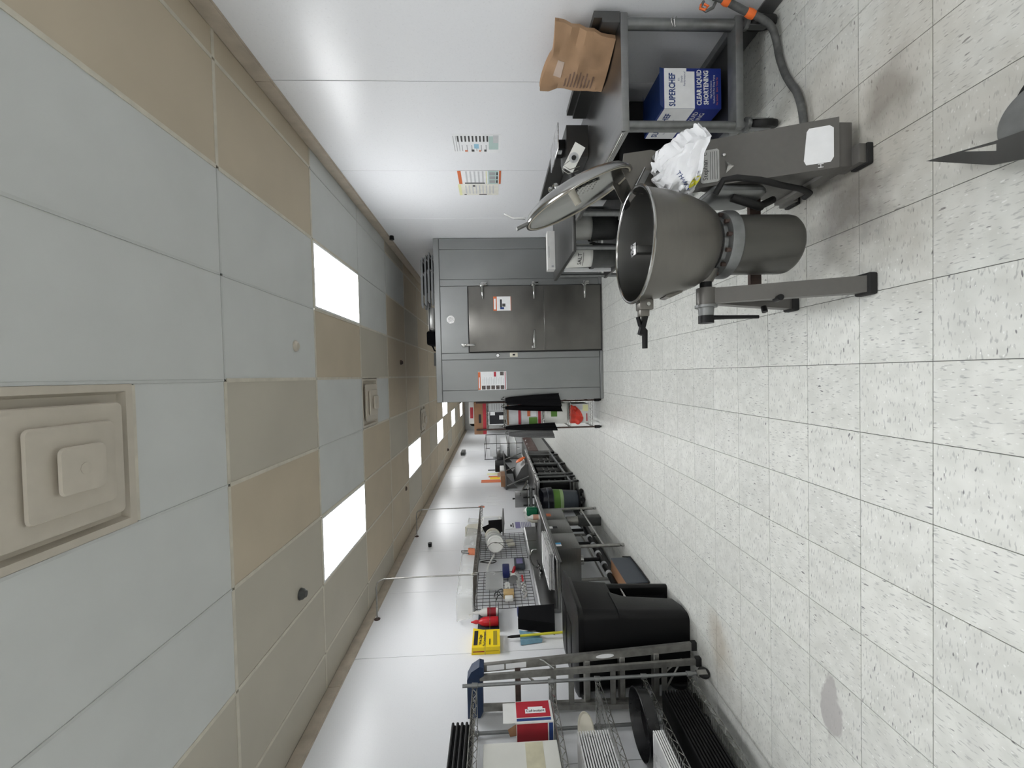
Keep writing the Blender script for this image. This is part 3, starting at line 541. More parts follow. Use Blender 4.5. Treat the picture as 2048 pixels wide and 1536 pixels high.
# notices on the right wall
def wposter(name, y0, y1, z0, z1, label, rects, mats, x=2.0135, paper=None):
    p = MB(); p.box(x-.0012, x, y0, y1, z0, z1); r = single(name, p, paper or white_paper, label, 'poster', smooth=0)
    q = MB(); q.sheet((x-.0012, y1, z0), (0,y0-y1,0), (0,0,z1-z0), rects, n=(-1,0,0)); build('print', q, mats, r, smooth=0)
rr = [(.10,.92,.965-.052*k,.978-.052*k,0) for k in range(3)]+[(.62,.92,.86-.075*k,.895-.075*k,1) for k in range(9)]+[(.12,.45,.80-.1*k,.815-.1*k,0) for k in range(6)]+[(.08,.16,.70,.76,2),(.08,.16,.42,.46,2),(.25,.5,.46,.56,3),(.08,.2,.56,.62,1),(.08,.2,.30,.35,1),(.2,.9,.05,.25,4),(.55,.95,.05,.16,5)]
wposter('chart', 3.472, 3.760, 1.518, 1.935, 'white printed chart on the right wall, nearer sheet', rr, [grey_m, dgrey_pl, orange_m, lblue_m, teal_m, lgrey_m])
rr = [(0,1,.92,1,0),(0,1,0,.045,0),(.03,.97,.33,.35,1)]+[(.12,.97,.40+.095*k,.44+.095*k,2) for k in range(5)]+[(.02,.11,.38,.86,3)]+[(.08+.30*k,.30+.30*k,.13,.27,4) for k in range(3)]+[(.08+.3*k,.3+.3*k,.075,.105,5) for k in range(3)]+[(.0,1,.06,.30,6)]
rr = rr[-1:]+rr[:-1]
wposter('chart', 4.085, 4.360, 1.508, 1.940, 'orange-headed table chart on the right wall', rr, [orange_m, lyel_m, lgrey_m, dgrey_pl, grey_m, ink, teal_m])
rr = [(.0,1,.93,1,0)]+[(.15,.9,.12+.085*k,.15+.085*k,1) for k in range(9)]+[(.05,.12,.82,.88,2),(.05,.12,.30,.50,2),(.80,.92,.58,.64,2)]
wposter('chart', 4.368, 4.628, 1.528, 1.955, 'pale yellow chart on the right wall, farther sheet', rr, [lyel_m, lgrey_m, ink], paper=pm('cream_paper', (.74,.73,.66), .75))

# ================================================================== vertical cutter mixer
MX, MY = .595, 1.93
t = thing('cutter_mixer', 'steel tilting bowl cutter mixer with open lid, foreground', 'mixer', (MX, MY, 0))
prof = [(.05, .575), (.12, .585), (.165, .615), (.195, .66), (.222, .73), (.243, .82), (.255, .90), (.262, .945)]
bo = build('bowl', MB().lathe([(r, z) for r, z in prof]+[(.262, .948), (.256, .948)], (MX, MY, 0), n=64), mixer_m, t, smooth=60)
build('bowl_inside', MB().lathe([(.256, .948), (.249, .90), (.237, .82), (.216, .73), (.188, .665), (.155, .625), (.10, .606), (.03, .602), (0, .602)], (MX, MY, 0), n=64), bowl_in, bo, smooth=60)
def rimz(a): return .950+.004*math.sin(2*a)
build('bowl_rim', MB().tube([(MX+.262*math.cos(a), MY+.262*math.sin(a), .950) for a in [2*math.pi*k/64 for k in range(64)]], .0075, 8, closed=True), polished, bo)
h = MB(); h.rbox(MX-.030, MX+.008, MY+.0, MY+.045, .60, .935, .006); build('blade_shaft', h, bowl_in, bo); h = MB(); h.rbox(MX-.041, MX+.019, MY-.008, MY+.053, .935, .946, .005); h.cyl((MX-.025, MY+.02, .946), (MX-.025, MY+.02, .954), .010, n=10); h.cyl((MX+.004, MY+.02, .946), (MX+.004, MY+.02, .954), .010, n=10); build('shaft_cap', h, alu_br, bo)
# flange, motor
h = MB(); h.lathe([(.10, .585), (.125, .578), (.125, .560), (.150, .552), (.156, .53), (.156, .505), (.146, .496), (.135, .494)], (MX, MY, 0), n=48); build('flange_ring', h, galv, t, smooth=40)
for k in range(6):
    a = -.5-k*.5; build('bolt', MB().cyl((MX+.137*math.cos(a), MY+.137*math.sin(a), .55), (MX+.137*math.cos(a), MY+.137*math.sin(a), .573), .010, n=8), rust, t)
build('motor', MB().lathe([(0, .188), (.095, .19), (.122, .198), (.134, .215), (.137, .235), (.137, .495)], (MX, MY, 0), n=56), motor_m, t, smooth=50)
# trunnions, left stand
build('trunnion', MB().cyl((.385, MY, .603), (.465, MY, .603), .027, n=18), black_pl, t); build('trunnion_boss', MB().lathe([(.06, 0), (.045, .03), (.034, .05), (.030, .055)], (.475, MY, .603), (-1,0,0), 20), mixer_m, t)
def aframe(x0, x1, wt, wb, name, m):
    r = MB()
    for s in (-1, 1):
        yb_ = MY+s*.222
        p = [(x0, MY-wt, .575), (x1, MY-wt, .575), (x0, MY+wt, .575), (x1, MY+wt, .575)]
        r.hexa([(x0, yb_-wb, .028), (x1, yb_-wb, .028), (x0, yb_+wb, .028), (x1, yb_+wb, .028), (x0, MY-wt+s*.006, .60), (x1, MY-wt+s*.006, .60), (x0, MY+wt+s*.006, .60), (x1, MY+wt+s*.006, .60)])
    return build(name, r, m, t)
aframe(.318, .388, .022, .030, 'left_stand', stand_m)
build('stand_head', MB().cyl((.314, MY, .603), (.392, MY, .603), .043, n=24), stand_m, t)
build('stand_web', MB().prism([(MY-.10, .33), (MY+.10, .33), (MY+.17, .16), (MY+.03, .25), (MY-.10, .30)], 'x', .348, .356), stand_m, t)
for y in (MY-.222, MY+.222): build('rubber_foot', MB().rbox(.306, .400, y-.042, y+.038, 0, .036, .008), black_rub, t)
h = MB(); h.cyl((.312, MY, .603), (.300, MY, .603), .050, n=24); h.cyl((.300, MY, .603), (.262, MY, .603), .036, .033, n=24); build('lock_collar', h, galv, t); build('hub_cap', MB().cyl((.262, MY, .603), (.226, MY, .603), .035, n=24), black_pl, t)
build('tilt_lever', MB().tube([(.252, MY-.005, .59), (.252, MY-.012, .50), (.250, MY-.022, .36)], [.012, .0095, .0085], 10), black_pl, t); build('peg', MB().cyl((.318, MY-.10, .33), (.318, MY-.155, .345), .014, n=12), black_pl, t)
build('knob', MB().cyl((.318, MY+.11, .245), (.29, MY+.10, .245), .014, n=12), black_pl, t)
build('cross_bar', MB().rbox(.39, .88, MY+.10, MY+.125, .26, .318, .003), rust, t)
# right stand: tapered box housing on a base
h = MB(); x0, x1 = .862, 1.076
h.hexa([(x0, 1.722, .118), (x1, 1.722, .118), (x0, 1.80, .118), (x1, 1.80, .118), (x0, 1.925, .665), (x1, 1.925, .665), (x0, 1.975, .665), (x1, 1.975, .665)])
h.hexa([(x0+.02, 1.80, .118), (x1-.02, 1.80, .118), (x0+.02, 2.13, .118), (x1-.02, 2.13, .118), (x0+.03, 1.94, .66), (x1-.03, 1.94, .66), (x0+.03, 2.0, .66), (x1-.03, 2.0, .66)]); rs = build('right_stand', h, stand_m, t, smooth=0)
build('inner_housing', MB().rbox(.80, .866, 1.86, 2.06, .33, .60, .04, seg=3), galv, t)
h = MB(); h.rbox(x0+.004, x1-.02, 1.726, 2.14, .056, .116, .004); h.rbox(x0+.004, x0+.085, 1.69, 1.80, .026, .06, .004); h.rbox(x0+.004, x0+.085, 2.08, 2.18, .026, .06, .004); build('stand_base', h, stand_m, t)
for q_ in ((x0-.002, x0+.088, 1.684, 1.77, .028), (x0-.002, x0+.088, 2.10, 2.185, .028), (x1-.09, x1-.02, 1.95, 2.05, .058)): build('rubber_foot', MB().rbox(*q_[:4], 0, q_[4], .006), black_rub, t)
# face frame of the sloping front panel
P0, P1 = V(x0, 1.722, .118), V(x0, 1.925, .665); fv = (P1-P0); fn = V(0, -fv.z, fv.y).normalized()
def onpanel(u, v): return P0+V(1,0,0)*(u*(x1-x0))+fv*v
def ppoly(us, lift, m, name, parent, th=.0012):
    q = MB(); n = len(us); f = [onpanel(u, v)+fn*lift for u, v in us]; b_ = [onpanel(u, v)+fn*(lift-th) for u, v in us]
    q.add(f+b_, [tuple(range(n)), tuple(range(n, 2*n))[::-1]]+[(k, (k+1)%n, n+(k+1)%n, n+k) for k in range(n)]); return build(name, q, m, parent, smooth=0)
ppoly([(.13,.055),(.22,.035),(.80,.035),(.86,.06),(.86,.19),(.80,.205),(.22,.225),(.13,.21)], .0016, white_paper, 'white_label', rs)
q = MB(); q.text('H', onpanel(.03, .10), V(1,0,0), fv.normalized(), .03, 0, .0018, n=fn[:]); build('mark', q, white_paper, rs, smooth=0)
npl = ppoly([(.10,.80),(.74,.80),(.78,.815),(.78,.92),(.74,.935),(.10,.935),(.07,.92),(.07,.815)], .003, alu, 'nameplate', rs, .0028)
q = MB(); q.text('Stephan', onpanel(.13, .885), V(1,0,0), fv.normalized(), .030, 0, .0036, n=fn[:]); q.text('C', onpanel(.66, .89), V(1,0,0), fv.normalized(), .022, 0, .0036, n=fn[:])
for k in range(4): q.sheet(onpanel(.13, .815+.016*k), V(.6*(x1-x0),0,0), fv*.003, [(0,1,0,1,0)], .0035, n=fn[:])
build('lettering', q, ink, npl, smooth=0)
c0 = onpanel(.36, .755); build('reflector', MB().add([c0+V(-.03,0,0)+fn*.001, c0+V(.03,0,0)+fn*.001, c0-fv.normalized()*.035+fn*.001, c0-fv.normalized()*.008+fn*.016], [(0,1,3),(1,2,3),(2,0,3)]), alu_br, rs, smooth=0); build('screw', MB().lathe([(0,.008),(.006,.006),(.009,0)], onpanel(.62,.765)[:], fn[:], 10), alu_br, rs)
# black cable along the inside of the right stand
build('power_cable', MB().tube([(.80, 1.84, .60), (.845, 1.80, .585), (.85, 1.79, .53), (.845, 1.80, .42), (.835, 1.83, .30), (.84, 1.88, .17), (.85, 1.95, .07), (.86, 2.02, .04)], .0135, 10), black_rub, t)
build('lower_cable', MB().tube([(.80, 1.88, .50), (.77, 1.87, .42), (.765, 1.90, .35), (.80, 1.97, .30), (.84, 2.0, .22)], .018, 10), black_rub, t)
# handle with latch on the left of the bowl
h = MB(); h.rbox(.292, .345, MY-.03, MY+.03, .868, .935, .006); h.rbox(.262, .30, MY-.022, MY+.022, .885, .93, .005); build('latch_bracket', h, mixer_m, bo); build('bolt', MB().cyl((.318, MY-.037, .895), (.318, MY-.03, .895), .009, n=10), polished, bo)
h = MB(); h.obox((.222, MY-.002, .912), (.045,0,-.012), (0,.016,0), (.004,0,.010)); h.tube([(.262, MY, .935), (.225, MY, .925), (.195, MY, .902), (.112, MY, .903)], [.010, .011, .014, .013], 10); build('handle', h, black_pl, bo)
h = MB(); h.prism([(.350, .815), (.398, .785), (.398, .715), (.368, .735), (.345, .79)], 'y', MY-.035, MY+.035); build('stop_block', h, mixer_m, bo)
# lid: shallow dome standing open on the right
lc = V(.860, 2.0, 1.205); an = V(-.43, -.03, .90).normalized(); nn = V(-.932, .07, -.40); nn = (nn-an*nn.dot(an)).normalized()
ld = thing  # (keeps the name short below)
L0 = build('lid', MB().lathe([(.0, -.052), (.07, -.052), (.15, -.046), (.215, -.034), (.252, -.018), (.270, .002), (.278, .012), (.278, .022), (.268, .022), (.262, .012), (.245, -.004), (.21, -.018), (.15, -.030), (.07, -.036), (.0, -.036)], lc[:], nn[:], 64), pm('lid_steel', (.36,.36,.352), .20, 1, .02, 3, 0, (1,1,1), rvar=.015), t, smooth=50)
build('lid_gasket', MB().tube([lc+nn*.020+.266*(math.cos(a)*an+math.sin(a)*nn.cross(an)) for a in [2*math.pi*k/56 for k in range(56)]], .0045, 8, closed=True), pm('lid_seal', (.38,.35,.28), .45), L0)
kb = lc+an*.01-nn*.03; build('white_plug', MB().cyl(kb, kb+nn*.065-V(0,0,.006), .019, .017, 18), cream_pl, L0)
bn = nn.cross(an); h = MB()
for i in range(-2, 3):
    for (p, q_) in (((i*.026, -.06), (i*.026, .06)), ((-.06, i*.026), (.06, i*.026))):
        o_ = lc-an*.085+bn*.055+nn*(-.026); h.tube([o_+an*p[0]+bn*p[1], o_+an*q_[0]+bn*q_[1]], .004, 6)
build('sight_grille', h, polished, L0)
kk = lc+an*.07-nn*.05; h = MB(); h.cyl(kk+nn*.01, kk-nn*.03, .022, .016, 14); h.lathe([(0, .05), (.012, .046), (.016, .036), (.012, .026), (0, .022)], kk[:], (-nn)[:], 14); h.lathe([(0, .045), (.010, .04), (.013, .03), (0, .01)], (kk+an*.03)[:], (-nn)[:], 12); build('lid_knob', h, polished, L0)
tp_ = lc+an*.272; h = MB(); h.tube([tp_-nn*.012, tp_+an*.055+nn*.012-nn*.05, tp_+an*.085-nn*.075], [.006, .006, .005], 8); build('catch_rod', h, alu_br, L0); h = MB(); h.obox((tp_+an*.03+nn*.016)[:], (an*.030)[:], (bn*.015)[:], (nn*.006)[:]); build('catch_plate', h, steel, L0)
# hinge bracket joining lid and bowl
h = MB(); lb = lc-an*.26
for s in (-1, 1):
    y = 2.0+s*.075
    h.add([(lb.x-.02, y, lb.z+.03), (lb.x+.055, y, lb.z+.02), (1.045, y, .86), (1.03, y, .80), (.90, y, .80), (.84, y, .90), (.86, y, .955)]+[(lb.x-.02, y+.006, lb.z+.03), (lb.x+.055, y+.006, lb.z+.02), (1.045, y+.006, .86), (1.03, y+.006, .80), (.90, y+.006, .80), (.84, y+.006, .90), (.86, y+.006, .955)], [tuple(range(7)), tuple(range(7, 14))[::-1]]+[(k, (k+1)%7, 7+(k+1)%7, 7+k) for k in range(7)])
h.hexa([(.835, 1.93, .935), (.99, 1.93, .865), (.835, 2.07, .935), (.99, 2.07, .865), (.845, 1.93, .952), (1.0, 1.93, .882), (.845, 2.07, .952), (1.0, 2.07, .882)]); build('hinge_bracket', h, mixer_m, t, smooth=0)
P_ = [V(.79, 2.12, .957), V(.93, 2.10, .935), V(1.045, 2.05, .878), V(1.035, 1.955, .848), V(.862, 1.895, .948), V(.84, 2.0, .957)]
h = MB(); h.add([p[:] for p in P_]+[(p-V(0,0,.035))[:] for p in P_], [tuple(range(6)), tuple(range(6, 12))[::-1]]+[(k, (k+1)%6, 6+(k+1)%6, 6+k) for k in range(6)]); hf = build('hinge_flange', h, bowl_in, t, smooth=0); build('flange_edge', MB().tube([P_[0], P_[1], P_[2], P_[3], P_[4]], .006, 8), polished, hf)
h = MB(); h.cyl((1.0, 1.91, .845), (1.0, 2.09, .845), .016, n=14); h.rbox(.93, 1.03, 1.905, 1.93, .755, .83, .008); h.cyl((.985, 1.903, .79), (.985, 1.895, .79), .010, n=10); build('hinge_pin', h, polished, t)
# thin plastic carrier bag draped over the right stand
rnd = random.Random(11)
NZ = [[rnd.uniform(-1, 1) for _ in range(14)] for _ in range(14)]
def ns2(u, v):
    x, y = (u % 1)*11.99, (v % 1)*11.99; i, j = int(x), int(y); fx, fy = x-i, y-j
    return (NZ[i][j]*(1-fx)+NZ[i+1][j]*fx)*(1-fy)+(NZ[i][j+1]*(1-fx)+NZ[i+1][j+1]*fx)*fy
t2 = thing('carrier_bag', 'crumpled white plastic THANK YOU carrier bag on the mixer stand', 'bag', (.95, 1.87, .66))
def bagp(u, v):      # u around, v from top to hem
    a = 2*math.pi*u; r = (.02+.115*math.sin(min(1, v*1.15)*math.pi*.5)**.7)
    sx, sy = 1.12*(1+.12*math.sin(3*a+1)), .60*(1+.15*math.sin(5*a))
    z = .865-.165*v**1.05+.018*math.sin(2*a+.5)-.03*max(0, math.cos(a))*v
    k = .024*(abs(ns2(u, v*.83))-.4)+.016*(.35-abs(ns2(u*1.7+.3, v*.9+.2)))+ns2(u*2.6+.1, v*.95)*.005
    x = .935+(r+k)*sx*math.cos(a)-.035*(1-v); y = 1.875+(r+k)*sy*math.sin(a)-.05*v*(1 if math.sin(a) < 0 else .2)
    return V(x, y, z+k*.6)
build('bag', MB().grid(bagp, 56, 22), bag_pl, t2, smooth=28)
q = MB()
def onbag(u, v): p = bagp(u, v); c = V(.935, 1.875, p.z); return p+(p-c).normalized()*.0025
for k, ch in enumerate('THANK'):
    g = MB(); g.text(ch, (0,0,0), (1,0,0), (0,1,0), .036); u0 = .70-.022*k; v0 = .40+.07*k
    q.add([onbag(u0-v_[0]*1.1+v_[1]*.5, v0+v_[0]*2.0+v_[1]*3.0) for v_ in g.v], g.f)
for ch, u0, v0 in (('A', .60, .80), ('V', .655, .83), ('E', .685, .86)):
    g = MB(); g.text(ch, (0,0,0), (1,0,0), (0,1,0), .026); q.add([onbag(u0-v_[0]*1.2, v0+v_[1]*3.2) for v_ in g.v], g.f)
build('lettering', q, navy_m, t2, smooth=0)
q = MB(); q.add([onbag(.625, .90)]+[onbag(.625+.035*math.cos(b_), .90+.10*math.sin(b_)) for b_ in [2*math.pi*k/16 for k in range(16)]], [(0, 1+k, 1+(k+1)%16) for k in range(16)]); build('yellow_spot', q, yellow_pl, t2)

# ================================================================== cutter knife standing in the foreground
t = thing('cutter_knife', 'pointed grey metal cutter knife with dark round base, bottom right', 'blade', (.70, 1.10, 0))
build('base', MB().lathe([(0, 0), (.125, 0), (.130, .012), (.126, .085), (.118, .095), (0, .096)], (.715, 1.035, 0), n=44), black_rub, t)
build('hub', MB().lathe([(0, .096), (.085, .096), (.088, .10), (.088, .112), (.082, .118), (0, .118)], (.685, 1.085, 0), n=40), galv, t)
h = MB(); top = [V(.701, 1.362, .126), V(.661, 1.171, .124), V(.640, 1.00, .122), V(.545, 1.00, .122), V(.594, 1.177, .124)]
bot = [p-V(0,0,.009) for p in top]; inn = [V(.676, 1.255, .125), V(.652, 1.165, .124), V(.630, 1.165, .124)]; inb = [p-V(0,0,.009) for p in inn]
h.add(top+inn+bot+inb, [(0,1,6,5),(1,2,6),(2,3,7,6),(3,4,7),(4,0,5,7),(8,13,14,9),(9,14,10),(10,14,15,11),(11,15,12),(12,15,13,8),(0,8,9,1),(1,9,10,2),(2,10,11,3),(3,11,12,4),(4,12,8,0),(5,6,14,13),(6,7,15,14),(7,5,13,15)])
build('knife', h, steel_dk, t, smooth=0)

# ================================================================== wire shelving in the left foreground
def truss_edge(mb, a, b_, dz=.032, n=None, r=.0028, rt=.0033):
    a, b_ = V(*a), V(*b_); L = (b_-a).length; n = n or max(4, int(L/.042))
    mb.tube([a, b_], rt, 6); mb.tube([a-V(0,0,dz), b_-V(0,0,dz)], rt, 6)
    mb.tube([a.lerp(b_, k/n)-V(0,0,dz if k % 2 else 0) for k in range(n+1)], r, 5)
def wire_shelf(x0, x1, y0, y1, z, step=.026, wires=True):
    m = MB()
    for x in (x0, x1): truss_edge(m, (x, y0, z), (x, y1, z))
    for y in (y0, y1): truss_edge(m, (x0, y, z), (x1, y, z))
    if wires:
        n = int((y1-y0)/step)
        for k in range(1, n): y = y0+(y1-y0)*k/n; m.tube([(x0, y, z), (x1, y, z)], .0021, 4)
        for k in (1, 2): x = x0+(x1-x0)*k/3; m.tube([(x, y0, z-.006), (x, y1, z-.006)], .003, 5)
    return m
RX0, RX1, RY0, RY1 = -2.735, -2.36, 1.60, 3.09; SH = (1.846, 1.262, .902, .538, .178)
t = thing('wire_shelving', 'chrome wire shelving rack on casters along the left wall', 'shelf', ((RX0+RX1)/2, (RY0+RY1)/2, 0))
for x in (RX0, RX1):
    for y in (RY0, RY1):
        p = build('post', MB().cyl((x, y, .105), (x, y, 1.922), .0125, n=14), galv, t)
        for z in SH: build('collar', MB().lathe([(.0125, -.042), (.017, -.040), (.0195, .004), (.0125, .006)], (x, y, z), n=14), galv, p)
        a, b_ = MB(), MB(); caster(a, b_, x, y, .045, .026, (.3,.95)); wl = build('caster', a, black_rub, t); build('fork', b_, alu_dull, wl)
for z in SH: build('shelf', wire_shelf(RX0+.012, RX1-.012, RY0+.012, RY1-.012, z), chrome, t)
# top shelf: black lids
def tray(name, label, x0, x1, y0, y1, z, hgt, m, group, cat='tray', rim=.012, r=.018):
    h = MB(); h.rbox(x0+.010, x1-.010, y0+.010, y1-.010, z, z+hgt*.45, .006, seg=1); h.rbox(x0, x1, y0, y1, z+hgt*.36, z+hgt-.0012, hgt*.22, seg=2); return single(name, h, m, label, cat, group)
for k, n in enumerate(('bottom', 'second', 'third', 'top')): tray('food_tray', n+' black plastic tray of the stack on the top wire shelf', -2.72, -2.42, 2.05, 2.84, 1.852+.032*k, .032, black_pl, 'black trays on the top wire shelf', r=.012)
# second shelf: open red carton on its side, taped off-white carton
t = thing('red_carton', 'open red, white and blue carton lying on the second wire shelf', 'box', (-2.53, 2.89, 1.268)); X0_, X1_, Y0_, Y1_, Z0_, Z1_ = -2.66, -2.42, 2.80, 2.985, 1.2665, 1.528
build('carton', MB().box(X0_, X1_, Y0_, Y1_, Z0_, Z1_), wcard, t, smooth=0)
build('flap', MB().box(X1_-.003, X1_, Y0_+.002, Y1_-.01, Z1_, Z1_+.092), wcard, t, smooth=0); build('flap', MB().hexa([(X1_-.07, Y0_-.03, Z1_+.045), (X1_-.02, Y0_-.03, Z1_+.06), (X1_-.07, Y0_-.027, Z1_+.045), (X1_-.02, Y0_-.027, Z1_+.06), (X1_-.09, Y0_+.0, Z1_), (X1_-.01, Y0_+.0, Z1_), (X1_-.09, Y0_+.003, Z1_), (X1_-.01, Y0_+.003, Z1_)]), card, t, smooth=0)
m = MB(); sx = Y1_-Y0_; H_ = Z1_-Z0_
m.sheet((X1_, Y0_, Z0_), (0,sx,0), (0,0,H_), [(.22,.98,.06,.985,0),(.06,.18,.06,.985,2)], n=(1,0,0))
m.sheet((X0_, Y0_, Z0_), (X1_-X0_,0,0), (0,0,H_), [(.04,.96,.16,.985,1),(.04,.96,.02,.13,2)], n=(0,-1,0))
m.sheet((X1_, Y0_, Z0_), (0,sx,0), (0,0,H_), [(.40,.60,.18,.74,3),(.60,.70,.25,.66,3)], .0014, n=(1,0,0))
m.text('Cuf-instant', (X1_, Y0_+.43*sx, Z0_+.20*H_), (0,0,1), (0,-1,0), .036, 4, .002, n=(1,0,0), squash=-1, bold=.02) if False else m.text('Cuf-instant', (X1_, Y0_+.46*sx, Z0_+.72*H_), (0,0,-1), (0,1,0), .030, 4, .002, n=(1,0,0), bold=.02)
build('print', m, [red_m, dred_m, navy_m, white_paper, ink], t, smooth=0)
t = thing('taped_carton', 'off-white carton with yellowed tape on the second wire shelf', 'box', (-2.55, 2.35, 1.268)); build('carton', MB().rbox(-2.70, -2.42, 2.0, 2.655, 1.2665, 1.752, .004, seg=1), ccard, t)
m = MB(); m.sheet((-2.42, 2.0, 1.2665), (0,.655,0), (0,0,.4855), [(0,.985,.20,.44,0),(.2,.96,.24,.33,0)], n=(1,0,0)); build('tape', m, tape, t, smooth=0)
# third shelf: stack of sheet pans, cream tray
pan_m = pm('sheet_pan_alu', (.86,.86,.86), .30, .45, .05, 8)
def pan(label, x0, x1, y0, y1, z, group, m=pan_m):
    h = MB(); i = .018; d_ = .012
    o = [(x0, y0), (x1, y0), (x1, y1), (x0, y1)]; n_ = [(x0+i, y0+i), (x1-i, y0+i), (x1-i, y1-i), (x0+i, y1-i)]
    h.add([(*p, z+d_) for p in o]+[(*p, z) for p in n_]+[(*p, z+d_-.002) for p in o], [(4,5,6,7),(0,1,5,4),(1,2,6,5),(2,3,7,6),(3,0,4,7),(0,8,9,1),(1,9,10,2),(2,10,11,3),(3,11,8,0)])
    for (a, b_, c, e) in ((x0-.002, x1+.002, y0-.002, y0+.004), (x0-.002, x1+.002, y1-.004, y1+.002), (x0-.002, x0+.004, y0+.004, y1-.004), (x1-.004, x1+.002, y0+.004, y1-.004)): h.box(a, b_, c, e, z+d_-.0075, z+d_+.0015)
    return single('sheet_pan', h, m, label, 'sheet pan', group)
for k in range(13):
    n = 'topmost sheet pan of the tall stack on the middle wire shelf' if k == 12 else 'bottom sheet pan of the tall stack on the middle wire shelf' if k == 0 else ORD[k]+' sheet pan from the bottom of the tall stack on the middle wire shelf'
    pan(n, -2.72, -2.41, 2.02, 2.69, .909+.0168*k, 'tall stack of sheet pans')
h = MB(); h.lathe([(0, -.006), (.09, -.006), (.105, -.002), (.112, .012), (.108, .012), (.098, .002), (0, -.002)], (-2.56, 2.86, 1.022), (.25, -.25, .93), 32); single('cream_bowl', h, cream_pl, 'cream plastic bowl behind the tall sheet pan stack', 'bowl')
# fourth shelf: round black pizza pan, short stack of pans
h = MB(); h.lathe([(0, 0), (.19, 0), (.20, .006), (.215, .085), (.222, .09), (.216, .094), (.196, .012), (0, .008)], (-2.545, 2.88, .547), n=44); single('round_pan', h, black_gl, 'large round black pan on the fourth wire shelf', 'pan')
for k in range(5): pan(('bottom', 'second lowest', 'middle', 'second highest', 'topmost')[k]+' sheet pan of the short stack on the fourth wire shelf', -2.70, -2.405, 2.0, 2.655, .546+.0150*k, 'short stack of sheet pans')
# bottom shelf: black trays
for k in range(10): tray('serving_tray', (('topmost' if k == 9 else 'bottom')+' black rectangular tray of the stack on the lowest wire shelf' if k in (0, 9) else ORD[k]+' black tray from the bottom of the stack on the lowest wire shelf'), -2.73, -2.44, 2.40, 3.04, .1845+.0215*k, .022, black_pl, 'stacked black trays on the lowest shelf', r=.009)

# ================================================================== folded step ladder
t = thing('step_ladder', 'folded aluminium step ladder with blue cap leaning by the left wall', 'ladder', (-2.5, 3.27, 0))
def rail(a, b_, wx, wy, name='side_rail', m=alu_dull):
    a, b_ = V(*a), V(*b_); h = MB(); ax = V(wx/2,0,0); ay = V(0,wy/2,0)
    h.add([a-ax-ay, a+ax-ay, a+ax+ay, a-ax+ay, b_-ax-ay, b_+ax-ay, b_+ax+ay, b_-ax+ay], [(0,3,2,1),(4,5,6,7),(0,1,5,4),(1,2,6,5),(2,3,7,6),(3,0,4,7)]); return build(name, h, m, t, smooth=0)
ra = rail((-2.285, 3.30, .02), (-2.385, 3.31, 1.80), .062, .028); rail((-2.735, 3.30, .02), (-2.715, 3.31, 1.80), .050, .028)
rail((-2.365, 3.225, .02), (-2.435, 3.27, 1.80), .045, .024); rail((-2.72, 3.225, .02), (-2.685, 3.27, 1.80), .040, .024)
def atl(z, a0, a1): return a0+(a1-a0)*z/1.8
for z, m in ((1.49, rust), (1.20, alu_dull), (.92, alu_dull), (.63, alu_dull), (.345, alu_dull)):
    build('step', MB().rbox(-2.71, atl(z, -2.285, -2.385)-.02, 3.275, 3.345, z-.022, z+.022, .003, seg=1), m, t)
for z in (1.06, .72, .30): build('rear_brace', MB().rbox(-2.70, atl(z, -2.365, -2.435)-.015, 3.225+.045*z/1.8-.008, 3.225+.045*z/1.8+.008, z-.022, z+.022, .003, seg=1), alu_dull, t)
build('spreader', MB().tube([(-2.375, 3.245, 1.20), (-2.335, 3.285, 1.28), (-2.325, 3.29, 1.31)], .008, 6), chrome, t)
for (a, b_) in (((-2.35, 3.24, .15), (-2.62, 3.24, .30)), ((-2.40, 3.29, .16), (-2.54, 3.29, .33)), ((-2.42, 3.26, 1.43), (-2.50, 3.26, 1.34))): build('knee_brace', MB().tube([a, b_], .008, 6), alu_dull, t)
h = MB(); h.prism([(-2.345, 1.765), (-2.335, 1.80), (-2.375, 1.865), (-2.44, 1.90), (-2.752, 1.90), (-2.752, 1.80), (-2.70, 1.775), (-2.47, 1.775), (-2.455, 1.80), (-2.43, 1.80), (-2.41, 1.765)], 'y', 3.25, 3.35); build('top_cap', h, cap_blue, t, smooth=0)
for (x, y) in ((-2.285, 3.30), (-2.735, 3.30), (-2.365, 3.225), (-2.72, 3.225)): build('foot', MB().rbox(x-.036, x+.036, y-.020, y+.020, 0, .045, .006), black_rub, t)
def rail_pt(z, dx, dy): return V(atl(z, -2.285, -2.385)+dx, 3.30-.0145+.01*z/1.8+dy, z)
m = MB()
for z0, z1 in ((1.60, 1.74), (1.42, 1.585)): m.quad(rail_pt(z0, -.022, 0), rail_pt(z0, .022, 0), rail_pt(z1, .022, 0), rail_pt(z1, -.022, 0))
build('paper_label', m, white_paper, ra, smooth=0)
m = MB(); m.add([rail_pt(.77+.075*math.sin(a), .018*math.cos(a), -.0004) for a in [2*math.pi*k/20 for k in range(20)]], [tuple(range(20))]); build('oval_sticker', m, white_paper, ra, smooth=0)

